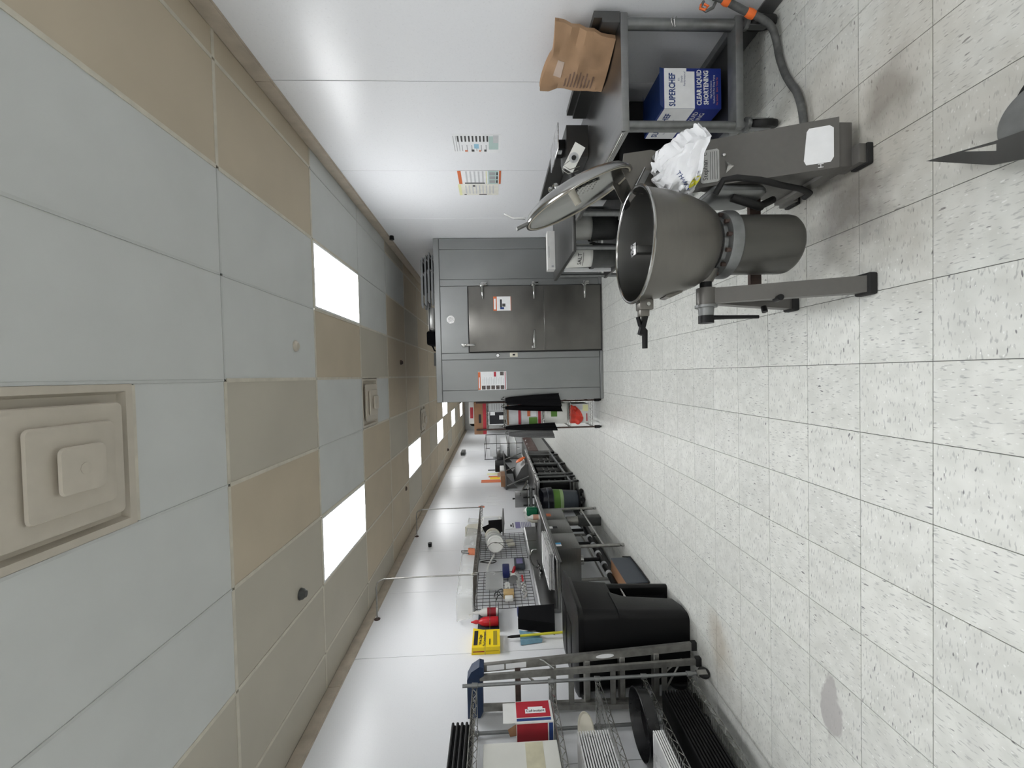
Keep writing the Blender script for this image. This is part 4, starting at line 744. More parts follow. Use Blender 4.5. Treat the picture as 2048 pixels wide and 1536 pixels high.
# ================================================================== black wheeled rubbish cart
t = thing('wheeled_cart', 'large black lidded wheeled rubbish cart beside the ladder', 'bin', (-2.37, 3.68, 0))
def ringpts(x0, x1, y0, y1, z, r, k=4):
    out = []
    for cx, cy, a0 in ((x1-r, y1-r, 0), (x0+r, y1-r, 90), (x0+r, y0+r, 180), (x1-r, y0+r, 270)):
        for i in range(k+1): a = math.radians(a0+90*i/k); out.append((cx+r*math.cos(a), cy+r*math.sin(a), z))
    return out
def loft(rings, cap=True):
    m = MB(); n = len(rings[0]); vs = [p for r in rings for p in r]; fs = []
    for i in range(len(rings)-1): fs += [(i*n+k, i*n+(k+1)%n, (i+1)*n+(k+1)%n, (i+1)*n+k) for k in range(n)]
    if cap: fs += [tuple(range(n))[::-1], tuple(range((len(rings)-1)*n, len(rings)*n))]
    return m.add(vs, fs)
h = loft([ringpts(-2.70, -2.095, 3.405, 3.60, .0, .05), ringpts(-2.70, -2.06, 3.395, 3.66, .06, .06), ringpts(-2.71, -2.04, 3.39, 3.70, .50, .06), ringpts(-2.715, -2.02, 3.385, 3.74, .62, .05)])
h2 = loft([ringpts(-2.70, -2.16, 3.50, 3.90, .04, .04), ringpts(-2.71, -2.14, 3.50, 3.93, .62, .04)]); h.add(h2.v, h2.f)
h2 = loft([ringpts(-2.71, -2.075, 3.865, 3.92, .0, .02), ringpts(-2.71, -2.05, 3.86, 3.935, .62, .03)]); h.add(h2.v, h2.f)
h2 = loft([ringpts(-2.715, -2.03, 3.385, 3.94, .60, .06), ringpts(-2.725, -2.015, 3.375, 3.985, .93, .07)]); h.add(h2.v, h2.f)
h2 = loft([ringpts(-2.74, -1.995, 3.36, 4.01, .925, .08), ringpts(-2.742, -1.985, 3.352, 4.02, .955, .08)]); h.add(h2.v, h2.f)
build('body', h, cart_m, t, smooth=40)
h = loft([ringpts(-2.748, -1.975, 3.345, 4.10, .956, .08), ringpts(-2.75, -1.97, 3.342, 4.12, .975, .09), ringpts(-2.735, -2.01, 3.37, 4.08, .992, .10), ringpts(-2.68, -2.09, 3.43, 4.0, 1.006, .10)]); ldd = build('lid', h, cart_m, t, smooth=50)
h = MB(); h.rbox(-2.62, -2.18, 3.50, 3.70, 1.004, 1.012, .003); h.rbox(-2.62, -2.18, 3.75, 3.95, 1.004, 1.012, .003); build('lid_rib', h, cart_m, ldd)
build('catch_bar', MB().cyl((-2.085, 3.69, .46), (-2.085, 3.87, .46), .011, n=12), alu_br, t)
for y in (3.46, 3.86): build('wheel', MB().lathe([(.02, -.02), (.075, -.022), (.085, -.012), (.085, .012), (.075, .022), (.02, .02)], (-2.70, y, .0855), (1,0,0), 22), black_rub, t)

# ================================================================== three compartment sink
SX0, SX1, SY0, SY1, SZ = -2.752, -2.15, 4.65, 7.22, .945
t = thing('compartment_sink', 'long three compartment stainless sink along the left wall', 'sink', ((SX0+SX1)/2, (SY0+SY1)/2, 0))
bw = ((5.05, 5.54), (5.545, 6.075), (6.08, 6.55))
for a, b_ in bw:
    h = MB(); z0 = .59; w_ = .012; X0_, X1_ = SX0+.05, SX1-.03
    h.rbox(X0_, X1_, a, b_, z0, z0+w_, .004); h.rbox(X1_-w_, X1_, a, b_, z0+.004, SZ-.012, .003); h.rbox(X0_, X0_+w_, a, b_, z0+.004, SZ-.012, .003); h.rbox(X0_+w_, X1_-w_, a, a+w_, z0+.004, SZ-.012, .003); h.rbox(X0_+w_, X1_-w_, b_-w_, b_, z0+.004, SZ-.012, .003); build('basin', h, steel, t)
build('drainboard', MB().rbox(SX0+.03, SX1-.02, SY0, 5.048, SZ-.030, SZ-.016, .004), steel_h, t); build('drainboard', MB().rbox(SX0+.03, SX1-.02, 6.552, SY1, SZ-.030, SZ-.016, .004), steel_h, t)
build('rolled_rim', MB().tube([(SX0+.04, SY0+.005, SZ), (SX1, SY0+.005, SZ), (SX1, SY1, SZ), (SX0+.04, SY1, SZ)], .019, 12), steel_h, t)
build('rim_apron', MB().box(SX1-.028, SX1-.018, SY0+.01, SY1-.01, SZ-.05, SZ+.005), steel_h, t)
h = MB(); h.prism([(-2.752, SZ-.03), (-2.752, 1.165), (-2.722, 1.165), (-2.705, 1.145), (-2.705, SZ-.03)], 'y', SY0, SY1); build('backsplash', h, steel_h, t, smooth=0)
for y in (5.19, 6.655):
    for x in (-2.225, -2.66):
        l = build('leg', MB().cyl((x, y, .06), (x, y, .60 if 5 < y < 6.5 else SZ-.03), .021, n=12), alu_dull, t); build('foot', MB().lathe([(0, 0), (.02, 0), (.024, .02), (.016, .06), (0, .06)], (x, y, 0), n=12), polished, l)
for x in (-2.225, -2.66): build('leg_rail', MB().cyl((x, 5.19, .26), (x, 6.655, .26), .012, n=10), alu_dull, t)
dr = build('drain_pipe', MB().tube([(-2.45, 4.62, .29), (-2.45, 6.95, .25)], .034, 12), black_pl, t)
for y in (5.30, 5.81, 6.32):
    build('drain_drop', MB().cyl((-2.45, y, .27), (-2.45, y, .59), .024, n=12), black_pl, t); build('lever_valve', MB().lathe([(0, .0), (.06, .0), (.06, .06), (.035, .075), (0, .075)], (-2.45, y, .515), n=18), polished, t)
for k, y in enumerate((4.86, 5.10, 5.42, 5.70, 5.98, 6.50)): build('coupling', MB().cyl((-2.45, y, .285-.012*k/3), (-2.45, y+.055, .284-.012*k/3), .042, n=14), grey_m if k % 2 else lgrey_m, dr)
m = MB(); m.sheet((SX1-.030, 5.12, .82), (0,.11,0), (0,0,.09), [(0,.5,0,1,0),(.5,1,0,1,1)], n=(1,0,0)); build('sticker', m, [white_paper, sblue], t, smooth=0, label='blue and white sticker on nearest basin')
m = MB(); m.sheet((SX1-.030, 5.72, .78), (0,.08,0), (0,0,.13), [(0,1,0,.5,0),(0,1,.5,1,1)], n=(1,0,0)); build('sticker', m, [ink, white_paper], t, smooth=0, label='black and white label on middle basin')
m = MB(); m.sheet((SX1-.030, 6.22, .80), (0,.12,0), (0,0,.07), [(0,1,0,1,0)], n=(1,0,0)); build('sticker', m, orange_m, t, smooth=0, label='orange sticker on farthest basin')
# faucet
t = thing('faucet', 'chrome swivel faucet on the sink backsplash', 'faucet', (-2.70, 5.55, 1.06))
h = MB(); h.rbox(-2.705, -2.66, 5.46, 5.66, 1.03, 1.075, .012); build('body', h, polished, t); build('spout', MB().tube(spline([(-2.67, 5.56, 1.06), (-2.62, 5.56, 1.15), (-2.52, 5.57, 1.19), (-2.42, 5.58, 1.16), (-2.41, 5.58, 1.10)], 5), .011, 10), polished, t)
for y in (5.47, 5.65): build('tap_handle', MB().tube([(-2.665, y, 1.06), (-2.62, y, 1.085), (-2.58, y-.02, 1.09)], [.014, .009, .007], 8), polished, t)
# sheet pans laid across the near end of the sink
for k in range(5): pan(('bottom', 'second lowest', 'middle', 'second highest', 'topmost')[k]+' sheet pan of the pile laid across the near end of the sink', -2.56, -2.135+.004*(k % 2), 4.79+.01*(k % 3), 5.50+.012*(k % 2), .9655+.0140*k, 'sheet pans laid across the sink')
# grease trap under the drainboard
t = thing('grease_trap', 'low grey steel grease trap with rusty top under the sink', 'grease trap', (-2.38, 4.62, 0))
build('tank', MB().rbox(-2.50, -2.275, 4.32, 4.92, 0, .245, .006), rust, t); build('front_plate', MB().rbox(-2.279, -2.268, 4.315, 4.925, .01, .255, .003, seg=1), grey_pl, t); build('lid', MB().rbox(-2.50, -2.28, 4.33, 4.91, .244, .254, .003, seg=1), card, t); build('edge_cord', MB().tube([(-2.262, 4.30, .012), (-2.255, 4.6, .012), (-2.262, 4.92, .012), (-2.27, 4.95, .10)], .007, 6), black_rub, t)
single('paper_box', MB().rbox(-2.49, -2.36, 4.18, 4.30, 0, .30, .006), white_paper, 'small white box beside the grease trap under the sink', 'box')
# jug and bottles at the far end of the sink
SZT = SZ-.0155
t = thing('soap_jug', 'green dish soap jug on the far drainboard', 'jug', (-2.36, 7.03, SZT)); build('jug', MB().rbox(-2.43, -2.29, 6.96, 7.10, SZT, SZT+.20, .03, seg=3), green_pl, t); build('cap', MB().lathe([(.06, .195), (.03, .225), (.03, .25), (0, .25)], (-2.36, 7.03, SZT), n=16), white_pl, t)
t = thing('spray_bottle', 'white spray bottle with pinkish base on the sink drainboard', 'bottle', (-2.36, 6.72, SZT)); build('bottle', MB().lathe([(0, 0), (.04, 0), (.043, .01), (.043, .12), (.02, .17), (.015, .2), (0, .2)], (-2.36, 6.72, SZT), n=18), white_pl, t); build('label', MB().lathe([(.0435, .02), (.0435, .11)], (-2.36, 6.72, SZT), n=18), pm('pink_print', (.62,.36,.26), .5), t); build('trigger', MB().obox((-2.345, 6.72, SZT+.225), (.045,0,.012), (0,.012,0), (0,0,.02)), white_pl, t)
single('yellow_canister', MB().lathe([(0, 0), (.045, 0), (.047, .01), (.047, .10), (.02, .14), (.018, .17), (0, .17)], (-2.55, 7.12, SZT), n=18), cream_pl, 'small cream and tan canister on the far drainboard', 'canister')

# ================================================================== wall shelf with pot grid above the sink
SHZ, SHX, SHA, SHB = 1.925, -2.295, 4.74, 7.15
t = thing('pot_shelf', 'long dark wire shelf hung from pipes above the sink', 'shelf', (-2.5, 5.95, SHZ))
m = MB()
for x in (SHX, -2.53, -2.755): truss_edge(m, (x, SHA, SHZ), (x, SHB, SHZ), .04) if x == SHX else m.tube([(x, SHA, SHZ), (x, SHB, SHZ)], .004, 6)
for k in range(81): y = SHA+(SHB-SHA)*k/80; m.tube([(SHX, y, SHZ), (-2.755, y, SHZ)], .0022, 4)
for y in (SHA, SHB): truss_edge(m, (SHX, y, SHZ), (-2.755, y, SHZ), .04)
build('shelf', m, wire_br, t)
for y in (4.71, 7.13):
    m = MB(); m.tube(spline([(-2.764, y, 3.03), (-2.60, y, 3.03), (-2.40, y, 3.03)], 3)[:-1]+spline([(-2.40, y, 3.03), (-2.335, y, 3.01), (-2.30, y, 2.94)], 5)+[(SHX, y, 2.6), (SHX, y, SHZ-.05)], .0085, 10); hp = build('hanger_pipe', m, alu_dull, t)
    build('flange', MB().lathe([(0, .0), (.034, .0), (.036, .004), (.018, .014), (.012, .02)], (-2.764, y, 3.03), (1,0,0), 18), rust, hp); build('hook', MB().tube([(SHX+.02, y, SHZ-.06), (SHX+.025, y, SHZ-.02), (SHX, y, SHZ+.015), (SHX-.02, y, SHZ-.01)], .007, 8), chrome, hp)
def wgrid(label, y0, y1, z0, z1, ny, nz):
    m = MB(); x = -2.735
    for k in range(ny+1): y = y0+(y1-y0)*k/ny; m.tube([(x, y, z0), (x, y, z1)], .0035, 5)
    for k in range(nz+1): z = z0+(z1-z0)*k/nz; m.tube([(x+.004, y0, z), (x+.004, y1, z)], .0035, 5)
    t = thing('wire_grid', label, 'wire grid', (x, (y0+y1)/2, z0), 'black wall grids above the sink'); g = build('grid', m, wire_dk, t)
    for (y, z) in ((y0+.02, z1), (y1-.02, z1), (y0+.02, z0), (y1-.02, z0)): build('standoff', MB().cyl((-2.7635, y, z), (x, y, z), .006, n=8), wire_dk, t)
wgrid('nearer black wire wall grid above the sink', 4.76, 5.66, 1.20, 1.905, 12, 9); wgrid('farther black wire wall grid behind the hanging plates', 6.08, 7.04, 1.185, 1.905, 13, 9)
# clear tubs on the shelf
def tub(label, y0, y1, x0, x1, hgt, m=clear_pl, inv=False):
    t = thing('food_tub', label, 'tub', ((x0+x1)/2, (y0+y1)/2, SHZ), 'clear tubs on the wall shelf'); z = SHZ+.003; d_ = .018
    a, b_ = (ringpts(x0+d_, x1-d_, y0+d_, y1-d_, z, .03), ringpts(x0, x1, y0, y1, z+hgt, .035)) if not inv else (ringpts(x0, x1, y0, y1, z, .035), ringpts(x0+d_, x1-d_, y0+d_, y1-d_, z+hgt, .03))
    h = MB(); n = len(a); h.add(a+b_, [(k, (k+1)%n, n+(k+1)%n, n+k) for k in range(n)]); h.add(a if not inv else b_, [tuple(range(n))]); build('walls', h, m, t); build('rim', MB().tube(b_ if not inv else a, .006, 6, closed=True), m, t); return t
tub('long clear food tub nearest on the wall shelf', 4.50, 5.02, -2.72, -2.42, .17); tub('second clear tub on the wall shelf, beside the orange tag', 5.03, 5.58, -2.72, -2.42, .19); tub('clear tub upside down mid wall shelf', 5.90, 6.30, -2.72, -2.44, .20, inv=True); tub('smaller clear tub before the frosted one', 6.31, 6.60, -2.70, -2.44, .18); tub('tall narrow clear tub at the far end of the wall shelf', 6.86, 7.12, -2.70, -2.46, .19)
h = MB(); h.prism([(6.62, 0), (6.84, 0), (6.80, .19), (6.70, .23), (6.64, .15)], 'x', -2.69, -2.47); h.v = [(v[0], v[1], v[2]+SHZ+.004) for v in h.v]; single('frosted_bag', h, cream_pl, 'frosted yellowish bag between clear tubs on the wall shelf', 'bag')
t = thing('orange_strainer', 'translucent orange tool with dark handle between the clear tubs', 'utensil', (-2.5, 5.7, SHZ)); build('cup', MB().lathe([(.02, .01), (.075, .03), (.085, .12), (.08, .12), (.07, .035), (0, .012)], (-2.50, 5.73, SHZ), n=20), pm('clear_orange', (.85,.32,.18), .3, trans=.3, ior=1.2), t); build('handle', MB().tube([(-2.44, 5.70, SHZ+.12), (-2.42, 5.66, SHZ+.21), (-2.42, 5.60, SHZ+.20), (-2.42, 5.57, SHZ+.10)], .007, 8), dgrey_pl, t)
# hanging plates / lids on the far grid
pn = V(.62, -.78, 0).normalized()
for k, (y, z, r, m, lab) in enumerate(((6.17, 1.665, .128, white_pl, 'frontmost round white lid hanging on the far grid'), (6.28, 1.69, .128, clear_pl, 'second round frosted lid hanging on the far grid'), (6.38, 1.70, .126, clear_pl, 'third round frosted lid hanging on the far grid'), (6.48, 1.71, .124, cream_pl, 'rearmost round cream lid hanging on the far grid'))):
    single('serving_plate', MB().lathe([(0, .004), (r*.72, .004), (r*.78, .010), (r*.93, .010), (r, .0), (r*.98, -.006), (r*.9, .002), (r*.7, -.003), (0, -.003)], (-2.55, y, z), pn[:], 40), m, lab, 'lid', 'round lids hanging on the far grid')
t = thing('strainer_hook', 'dark wire hook holding the round lids', 'hook', (-2.66, 6.14, 1.7)); build('hook', MB().tube(spline([(-2.73, 6.35, 1.80), (-2.6, 6.12, 1.80), (-2.50, 6.05, 1.74), (-2.47, 6.03, 1.67), (-2.50, 6.05, 1.60), (-2.58, 6.10, 1.53)], 4), .004, 6), wire_br, t); build('rod', MB().tube([(-2.48, 6.03, 1.68), (-2.48, 6.05, 1.30), (-2.48, 6.07, 1.06)], .004, 6), wire_br, t)
for k, (y, z, tilt, lab) in enumerate(((6.86, 1.73, .45, 'tilted black square board on the far grid'), (6.98, 1.66, .05, 'upright black square board behind the tilted one'))):
    c_, s_ = math.cos(tilt), math.sin(tilt); single('black_board', MB().obox((-2.60+.02*k, y, z), (.6*c_*.12, .8*c_*.12, s_*.12), (-.6*s_*.12, -.8*s_*.12, c_*.12), (.8*.004, -.6*.004, 0)), black_pl, lab, 'board')
single('flat_tray', MB().obox((-2.42, 6.75, 1.535), (.10,0,-.01), (0,.36,.0), (.001,0,.008)), dgrey_pl, 'thin dark tray rack standing out under the black boards', 'tray')
single('frosted_scoop', MB().obox((-2.70, 6.55, 1.43), (.01,0,0), (0,.12,.02), (0,-.02,.055)), cream_pl, 'frosted pouch hanging below the dark tray', 'pouch')
t = thing('cutting_board', 'framed white cutting board hanging beyond the far grid', 'board', (-2.74, 7.62, 1.57)); build('frame', MB().rbox(-2.760, -2.742, 7.24, 7.93, 1.565, 1.935, .02), white_pl, t); build('panel', MB().rbox(-2.745, -2.738, 7.29, 7.88, 1.61, 1.89, .003, seg=1), lgrey_m, t)
# sign on wall over far drainboard
def lposter(name, y0, y1, z0, z1, label, rects, mats, x=-2.7625, texts=(), paper=None):
    r = single(name, MB().box(x, x+.0014, y0, y1, z0, z1), paper or white_paper, label, 'poster', smooth=0)
    q = MB(); q.sheet((x+.0014, y0, z0), (0,y1-y0,0), (0,0,z1-z0), rects, n=(1,0,0)); build('print', q, mats, r, smooth=0)
lposter('instruction_sign', 7.30, 7.66, .98, 1.50, 'white sign with purple text above the far drainboard', [(.05,.95,.05,.42,0),(.05,.95,.44,.62,1),(.2,.8,.68,.72,2),(.3,.6,.74,.80,2)]+[(.1,.9,.08+.06*k,.10+.06*k,3) for k in range(6)], [lgrey_m, purple_m, ink, purple_m])
lposter('wall_notice', 7.05, 7.26, 1.12, 1.20, 'small white notice low beside the purple sign', [(.1,.9,.3,.7,0)], [lgrey_m])
# utensils on the near grid
GX = -2.72
t = thing('plastic_pouch', 'frosted plastic pouch with white handle hanging on the near grid', 'pouch', (GX, 5.35, 1.6)); build('pouch', MB().hexa([(GX, 5.13, 1.58), (GX+.03, 5.13, 1.58), (GX, 5.55, 1.56), (GX+.03, 5.55, 1.56), (GX, 5.17, 1.80), (GX+.015, 5.17, 1.80), (GX, 5.62, 1.80), (GX+.015, 5.62, 1.80)]), clear_pl, t); build('handle', MB().tube([(GX+.02, 5.62, 1.79), (GX+.06, 5.75, 1.76), (GX+.08, 5.98, 1.69)], [.010, .012, .016], 8), white_pl, t)
t = thing('blue_caddy', 'small dark blue caddy hanging on the near grid', 'caddy', (GX+.05, 5.55, 1.56)); build('box', MB().rbox(GX, GX+.10, 5.44, 5.66, 1.48, 1.575, .01), dblue_pl, t); build('hanger', MB().tube([(GX+.01, 5.68, 1.58), (GX+.01, 5.68, 1.60), (GX-.01, 5.68, 1.60)], .004, 6), white_pl, t)
t = thing('pizza_cutter', 'wheel pizza cutter with red and white handle on the near grid', 'utensil', (GX, 5.5, 1.4)); build('wheel', MB().lathe([(0, .004), (.06, .002), (.062, 0), (.06, -.002), (0, -.004)], (GX+.04, 5.32, 1.44), (.8,-.5,.2), 28), steel_dk, t); build('guard', MB().obox((GX+.045, 5.42, 1.44), (.012,0,0), (0,.05,0), (0,0,.030)), white_pl, t); build('handle', MB().tube([(GX+.045, 5.46, 1.44), (GX+.045, 5.56, 1.42), (GX+.045, 5.66, 1.405)], [.02, .024, .016], 10), red_pl, t)
single('bench_scraper', MB().obox((GX+.035, 5.30, 1.375), (.001,0,.004), (0,.19,.0), (.004,0,.022)), alu_br, 'long steel scraper blade hanging under the pizza cutter', 'utensil')
t = thing('handheld_scale', 'grey-blue box hanging between the two grids', 'box', (GX, 5.85, 1.28)); build('box', MB().rbox(GX-.03, GX+.04, 5.72, 5.98, 1.25, 1.40, .01), grey_pl, t); build('face', MB().box(GX+.04, GX+.0415, 5.77, 5.93, 1.28, 1.37), purple_m, t)
t = thing('brush', 'wooden block brush hanging on the near grid', 'brush', (GX, 5.0, 1.5)); build('block', MB().rbox(GX, GX+.06, 4.93, 5.06, 1.445, 1.575, .006), wood, t); build('bristles', MB().rbox(GX+.01, GX+.05, 4.85, 4.93, 1.46, 1.56, .01), white_pl, t)
build('hang_ring', MB().tube([(GX+.02, 4.885+.03*math.cos(a), 1.50+.035*math.sin(a)) for a in [2*math.pi*k/14 for k in range(14)]], .006, 6, closed=True), alu_br, t)
t = thing('coil_whisk', 'white spiral coil tool hanging above the brush', 'utensil', (GX, 5.15, 1.53)); build('coil', MB().tube([(GX+.035+.028*math.cos(k*.9), 5.09+.0045*k, 1.52+.032*math.sin(k*.9)) for k in range(34)], .0045, 6), white_pl, t)
t = thing('measuring_spoons', 'bright steel measuring spoons hanging low on the near grid', 'utensil', (GX, 5.0, 1.28))
for k in range(5): build('spoon', MB().lathe([(0, 0), (.026, .004), (.032, .018), (.030, .018), (.024, .007), (0, .004)], (GX+.03, 4.90+.075*k, 1.31-.012*(k % 2)), (.8,-.3,.5), 18), alu_br, t)
single('red_tongs', MB().obox((GX+.02, 5.36, 1.315), (.008,0,0), (0,.10,.0), (0,.0,.012)), red_pl, 'small red-handled tool low on the near grid', 'utensil')
for k, (y, z) in enumerate(((4.93, 1.63), (5.0, 1.66), (5.06, 1.62))): single('grid_hook', MB().tube([(GX-.01, y, z+.03), (GX+.04, y, z+.02), (GX+.07, y-.02, z-.02), (GX+.05, y-.03, z-.05)], .005, 6), black_pl, ('left', 'middle', 'right')[2-k]+' dark hook above the wooden brush', 'hook', 'dark hooks on the near grid')
t = thing('cable_bundle', 'dark cord bundle hanging between the two grids', 'cord', (GX, 5.9, 1.75)); build('cord', MB().tube(spline([(GX-.02, 6.0, 1.9), (GX+.03, 5.85, 1.78), (GX+.05, 5.80, 1.70), (GX+.03, 5.9, 1.66), (GX, 6.0, 1.74), (GX+.03, 5.9, 1.88)], 5), .007, 6), wire_dk, t)
single('glass_cup', MB().lathe([(0, 0), (.055, 0), (.07, .12), (.066, .12), (.05, .008), (0, .006)], (-2.62, 5.62, SZ-.015+.235), n=20), clear_pl, 'clear cup on the sink ledge under the grey-blue box', 'cup') if False else None
# caddy with bottles, yellow box, black pouch, yellow pole
t = thing('wire_caddy', 'dark wall caddy holding two spray bottles', 'caddy', (-2.72, 4.55, 1.62)); build('back', MB().box(-2.7635, -2.757, 4.36, 4.74, 1.635, 1.87, 0), grey_pl, t, smooth=0); build('floor', MB().box(-2.757, -2.65, 4.36, 4.74, 1.635, 1.642), wire_dk, t, smooth=0)
build('rail', MB().tube([(-2.757, 4.36, 1.735), (-2.645, 4.36, 1.735), (-2.645, 4.74, 1.735), (-2.757, 4.74, 1.735)], .003, 6), chrome, t)
def bottle(name, y, m, label, ml, topm):
    t = thing(name, label, 'bottle', (-2.70, y, 1.6425), 'bottles in the wall caddy'); build('bottle', MB().lathe([(0, 0), (.044, 0), (.048, .008), (.048, .15), (.036, .19), (.018, .215), (.018, .23), (0, .23)], (-2.70, y, 1.6425), n=22), m, t); build('nozzle', MB().lathe([(.022, .228), (.022, .25), (.010, .28), (.007, .30), (0, .30)], (-2.70, y, 1.6425), n=14), topm, t)
    if ml: build('label', MB().lathe([(.0487, .025), (.0487, .125)], (-2.70, y, 1.6425), n=22), ml, t)
bottle('squeeze_bottle', 4.635, white_pl, 'white bottle with dark red label in the wall caddy', dred_m, white_pl); bottle('squeeze_bottle', 4.46, red_pl, 'red bottle in the wall caddy', None, red_pl)
t = thing('sign_box', 'open yellow box of papers hanging on the left wall', 'box', (-2.73, 4.18, 1.63))
YA, YC, ZA, ZC, XW = 4.02, 4.33, 1.63, 1.915, -2.765
h = MB(); h.add([(XW, YA, ZA), (XW, YC-.03, ZA), (XW, YC-.03, ZC-.10), (XW, YC, ZC), (XW, YA, ZC)]+[(XW+.075, YA, ZA), (XW+.075, YC-.03, ZA), (XW+.075, YC-.03, ZC-.11), (XW+.075, YC+.005, ZC-.005), (XW+.075, YA, ZC-.005)], [(0,1,2,3,4),(9,8,7,6,5),(0,5,6,1),(1,6,7,2),(2,7,8,3),(3,8,9,4),(4,9,5,0)]); build('box', h, yellow_m, t, smooth=0)
m = MB(); m.sheet((XW+.075, YA, ZA), (0,YC-.03-YA,0), (0,0,ZC-ZA), [(.12,.95,.79,.93,0),(.08,.9,.10,.24,1),(.12,.45,.34,.38,0)], .0015, n=(1,0,0)); m.text('Wet Sign', (XW+.075, YA+.04, ZA+.185), (0,1,0), (0,0,1), .042, 0, .002, n=(1,0,0), bold=.02); m.text('To Understand', (XW+.075, YA+.015, ZA+.145), (0,1,0), (0,0,1), .037, 0, .002, n=(1,0,0), bold=.02); m.sheet((XW, YA, ZA), (.075,0,0), (0,0,ZC-ZA), [(.35,.5,.55,.95,2),(.4,.5,.05,.5,3)], n=(0,-1,0))
build('print', m, [ink, pm('olive_print', (.32,.25,.02), .5), dred_m, pm('amber_print', (.5,.33,.01), .5)], t, smooth=0); build('wire', MB().tube([(XW+.077, YC-.02, ZA+.15), (XW+.079, (YA+YC)/2, ZA+.148), (XW+.078, YA-.003, ZA+.15), (XW+.0, YA-.004, ZA+.15)], .002, 5), chrome, t)
t = thing('utensil_holder', 'black and navy pouch holder on the left wall above the cart', 'holder', (-2.70, 4.45, 1.0))
build('navy_case', MB().rbox(-2.7635, -2.70, 4.60, 4.735, 1.18, 1.425, .015), dblue_pl, t)
h = MB(); h.hexa([(-2.765, 4.27, 1.045), (-2.64, 4.27, 1.045), (-2.7635, 4.635, 1.0), (-2.64, 4.635, 1.0), (-2.7635, 4.40, 1.43), (-2.65, 4.40, 1.43), (-2.7635, 4.635, 1.41), (-2.65, 4.635, 1.41)]); build('black_pouch', h, black_fab, t)
build('bracket', MB().tube([(-2.755, 4.34, 1.40), (-2.755, 4.34, 1.06), (-2.66, 4.34, 1.06)], .005, 6), wire_dk, t)
t = thing('broom_handle', 'yellow pole with black tip standing behind the cart', 'pole', (-2.70, 4.215, 0)); build('pole', MB().cyl((-2.69, 4.25, .012), (-2.715, 4.205, 1.43), .0125, n=14), yellow_pl, t); build('grip', MB().lathe([(.0135, -.005), (.0135, .085), (.007, .125), (0, .128)], (-2.715, 4.205, 1.425), (-.018,-.03,1), 14), black_pl, t)
h = MB(); h.grid(lambda u, v: V(-2.758+.03*abs(math.sin(u*7)), 4.12+.22*u-.10*v*(u-.3), 1.42-.17*v-.06*abs(math.sin(u*5+1))*v), 10, 5); single('cloth', h, pm('blue_cloth', (.16,.30,.38), .85, 0, .12, 30, .3), 'pale blue cloth hanging behind the yellow pole', 'cloth')

# ================================================================== grey bin on a dolly, beyond the sink
t = thing('rubbish_bin', 'slate grey round bin with green label and black liner on a dolly', 'bin', (-2.36, 7.60, 0))
build('bin', MB().lathe([(0, .12), (.17, .12), (.18, .14), (.22, .66), (.24, .66), (.245, .69), (.235, .70), (.215, .68), (.17, .15), (0, .14)], (-2.38, 7.62, 0), n=40), grey_pl, t)
build('label_band', MB().lathe([(.2085, .46), (.2165, .58)], (-2.38, 7.62, 0), n=40), green_m, t); build('label_stripe', MB().lathe([(.2035, .40), (.2085, .46)], (-2.38, 7.62, 0), n=40), pm('light_green_print', (.36,.50,.24), .5), t)
h = MB(); h.grid(lambda u, v: V(-2.38+(.248+.012*math.sin(u*44)*v-.03*v*v)*math.cos(2*math.pi*u), 7.62+(.248+.012*math.sin(u*31+1)*v-.03*v*v)*math.sin(2*math.pi*u), .60+.20*v+.03*math.sin(u*12.6)*v), 60, 5); build('liner', h, pm('black_liner', (.013,.014,.02), .35, 0, .3, 20, .2), t)
h = MB(); h.lathe([(0, .085), (.20, .085), (.215, .10), (.215, .118), (0, .118)], (-2.38, 7.62, 0), n=32); dl = build('dolly', h, black_pl, t)
for a in range(5): build('wheel', MB().cyl((-2.38+.17*math.cos(a*1.257), 7.62+.17*math.sin(a*1.257)-.015, .042), (-2.38+.17*math.cos(a*1.257), 7.62+.17*math.sin(a*1.257)+.015, .042), .042, n=14), black_rub, dl)
t = thing('paint_can', 'small grey metal canister under the far basin', 'canister', (-2.35, 6.42, 0)); build('can', MB().lathe([(0, .36), (.07, .36), (.072, .365), (.072, .53), (.066, .54), (0, .54)], (-2.33, 6.40, 0), n=22), alu_dull, t); build('stand', MB().rbox(-2.40, -2.26, 6.33, 6.47, 0, .36, .01), dgrey_pl, t)

# ================================================================== far prep tables along the left wall
def ftable(name, label, x0, x1, y0, y1, z, legs, m=steel_h):
    t = thing(name, label, 'table', ((x0+x1)/2, (y0+y1)/2, 0), 'steel tables along the left wall'); tp = build('tabletop', MB().rbox(x0, x1, y0, y1, z-.05, z, .008), m, t); build('edge_roll', MB().cyl((x1, y0, z-.012), (x1, y1, z-.012), .016, n=10), alu_br, tp)
    for y in legs:
        for x in (x1-.04, x0+.05): l = build('leg', MB().cyl((x, y, .12), (x, y, z-.04), .021, n=10), galv, t); a, b_ = MB(), MB(); caster(a, b_, x, y, .05, .03); wl = build('caster', a, black_rub, t); build('fork', b_, galv, wl)
    build('lower_rail', MB().cyl((x1-.04, y0+.05, .16), (x1-.04, y1-.05, .16), .018, n=10), galv, t); build('undershelf', MB().rbox(x0+.02, x1-.06, y0+.04, y1-.04, .15, .165, .004, seg=1), dgrey_pl, t); return t
ftable('equipment_table', 'steel table carrying the cutting machine beyond the grey bin', -2.74, -2.09, 7.98, 8.50, .83, (8.05, 8.43)); ftable('long_prep_table', 'long steel prep table farther along the left wall', -2.74, -2.08, 8.56, 11.30, .83, (8.64, 9.62, 10.72))
k = 0  # black crates stand for the dark shade and black wire under the tables
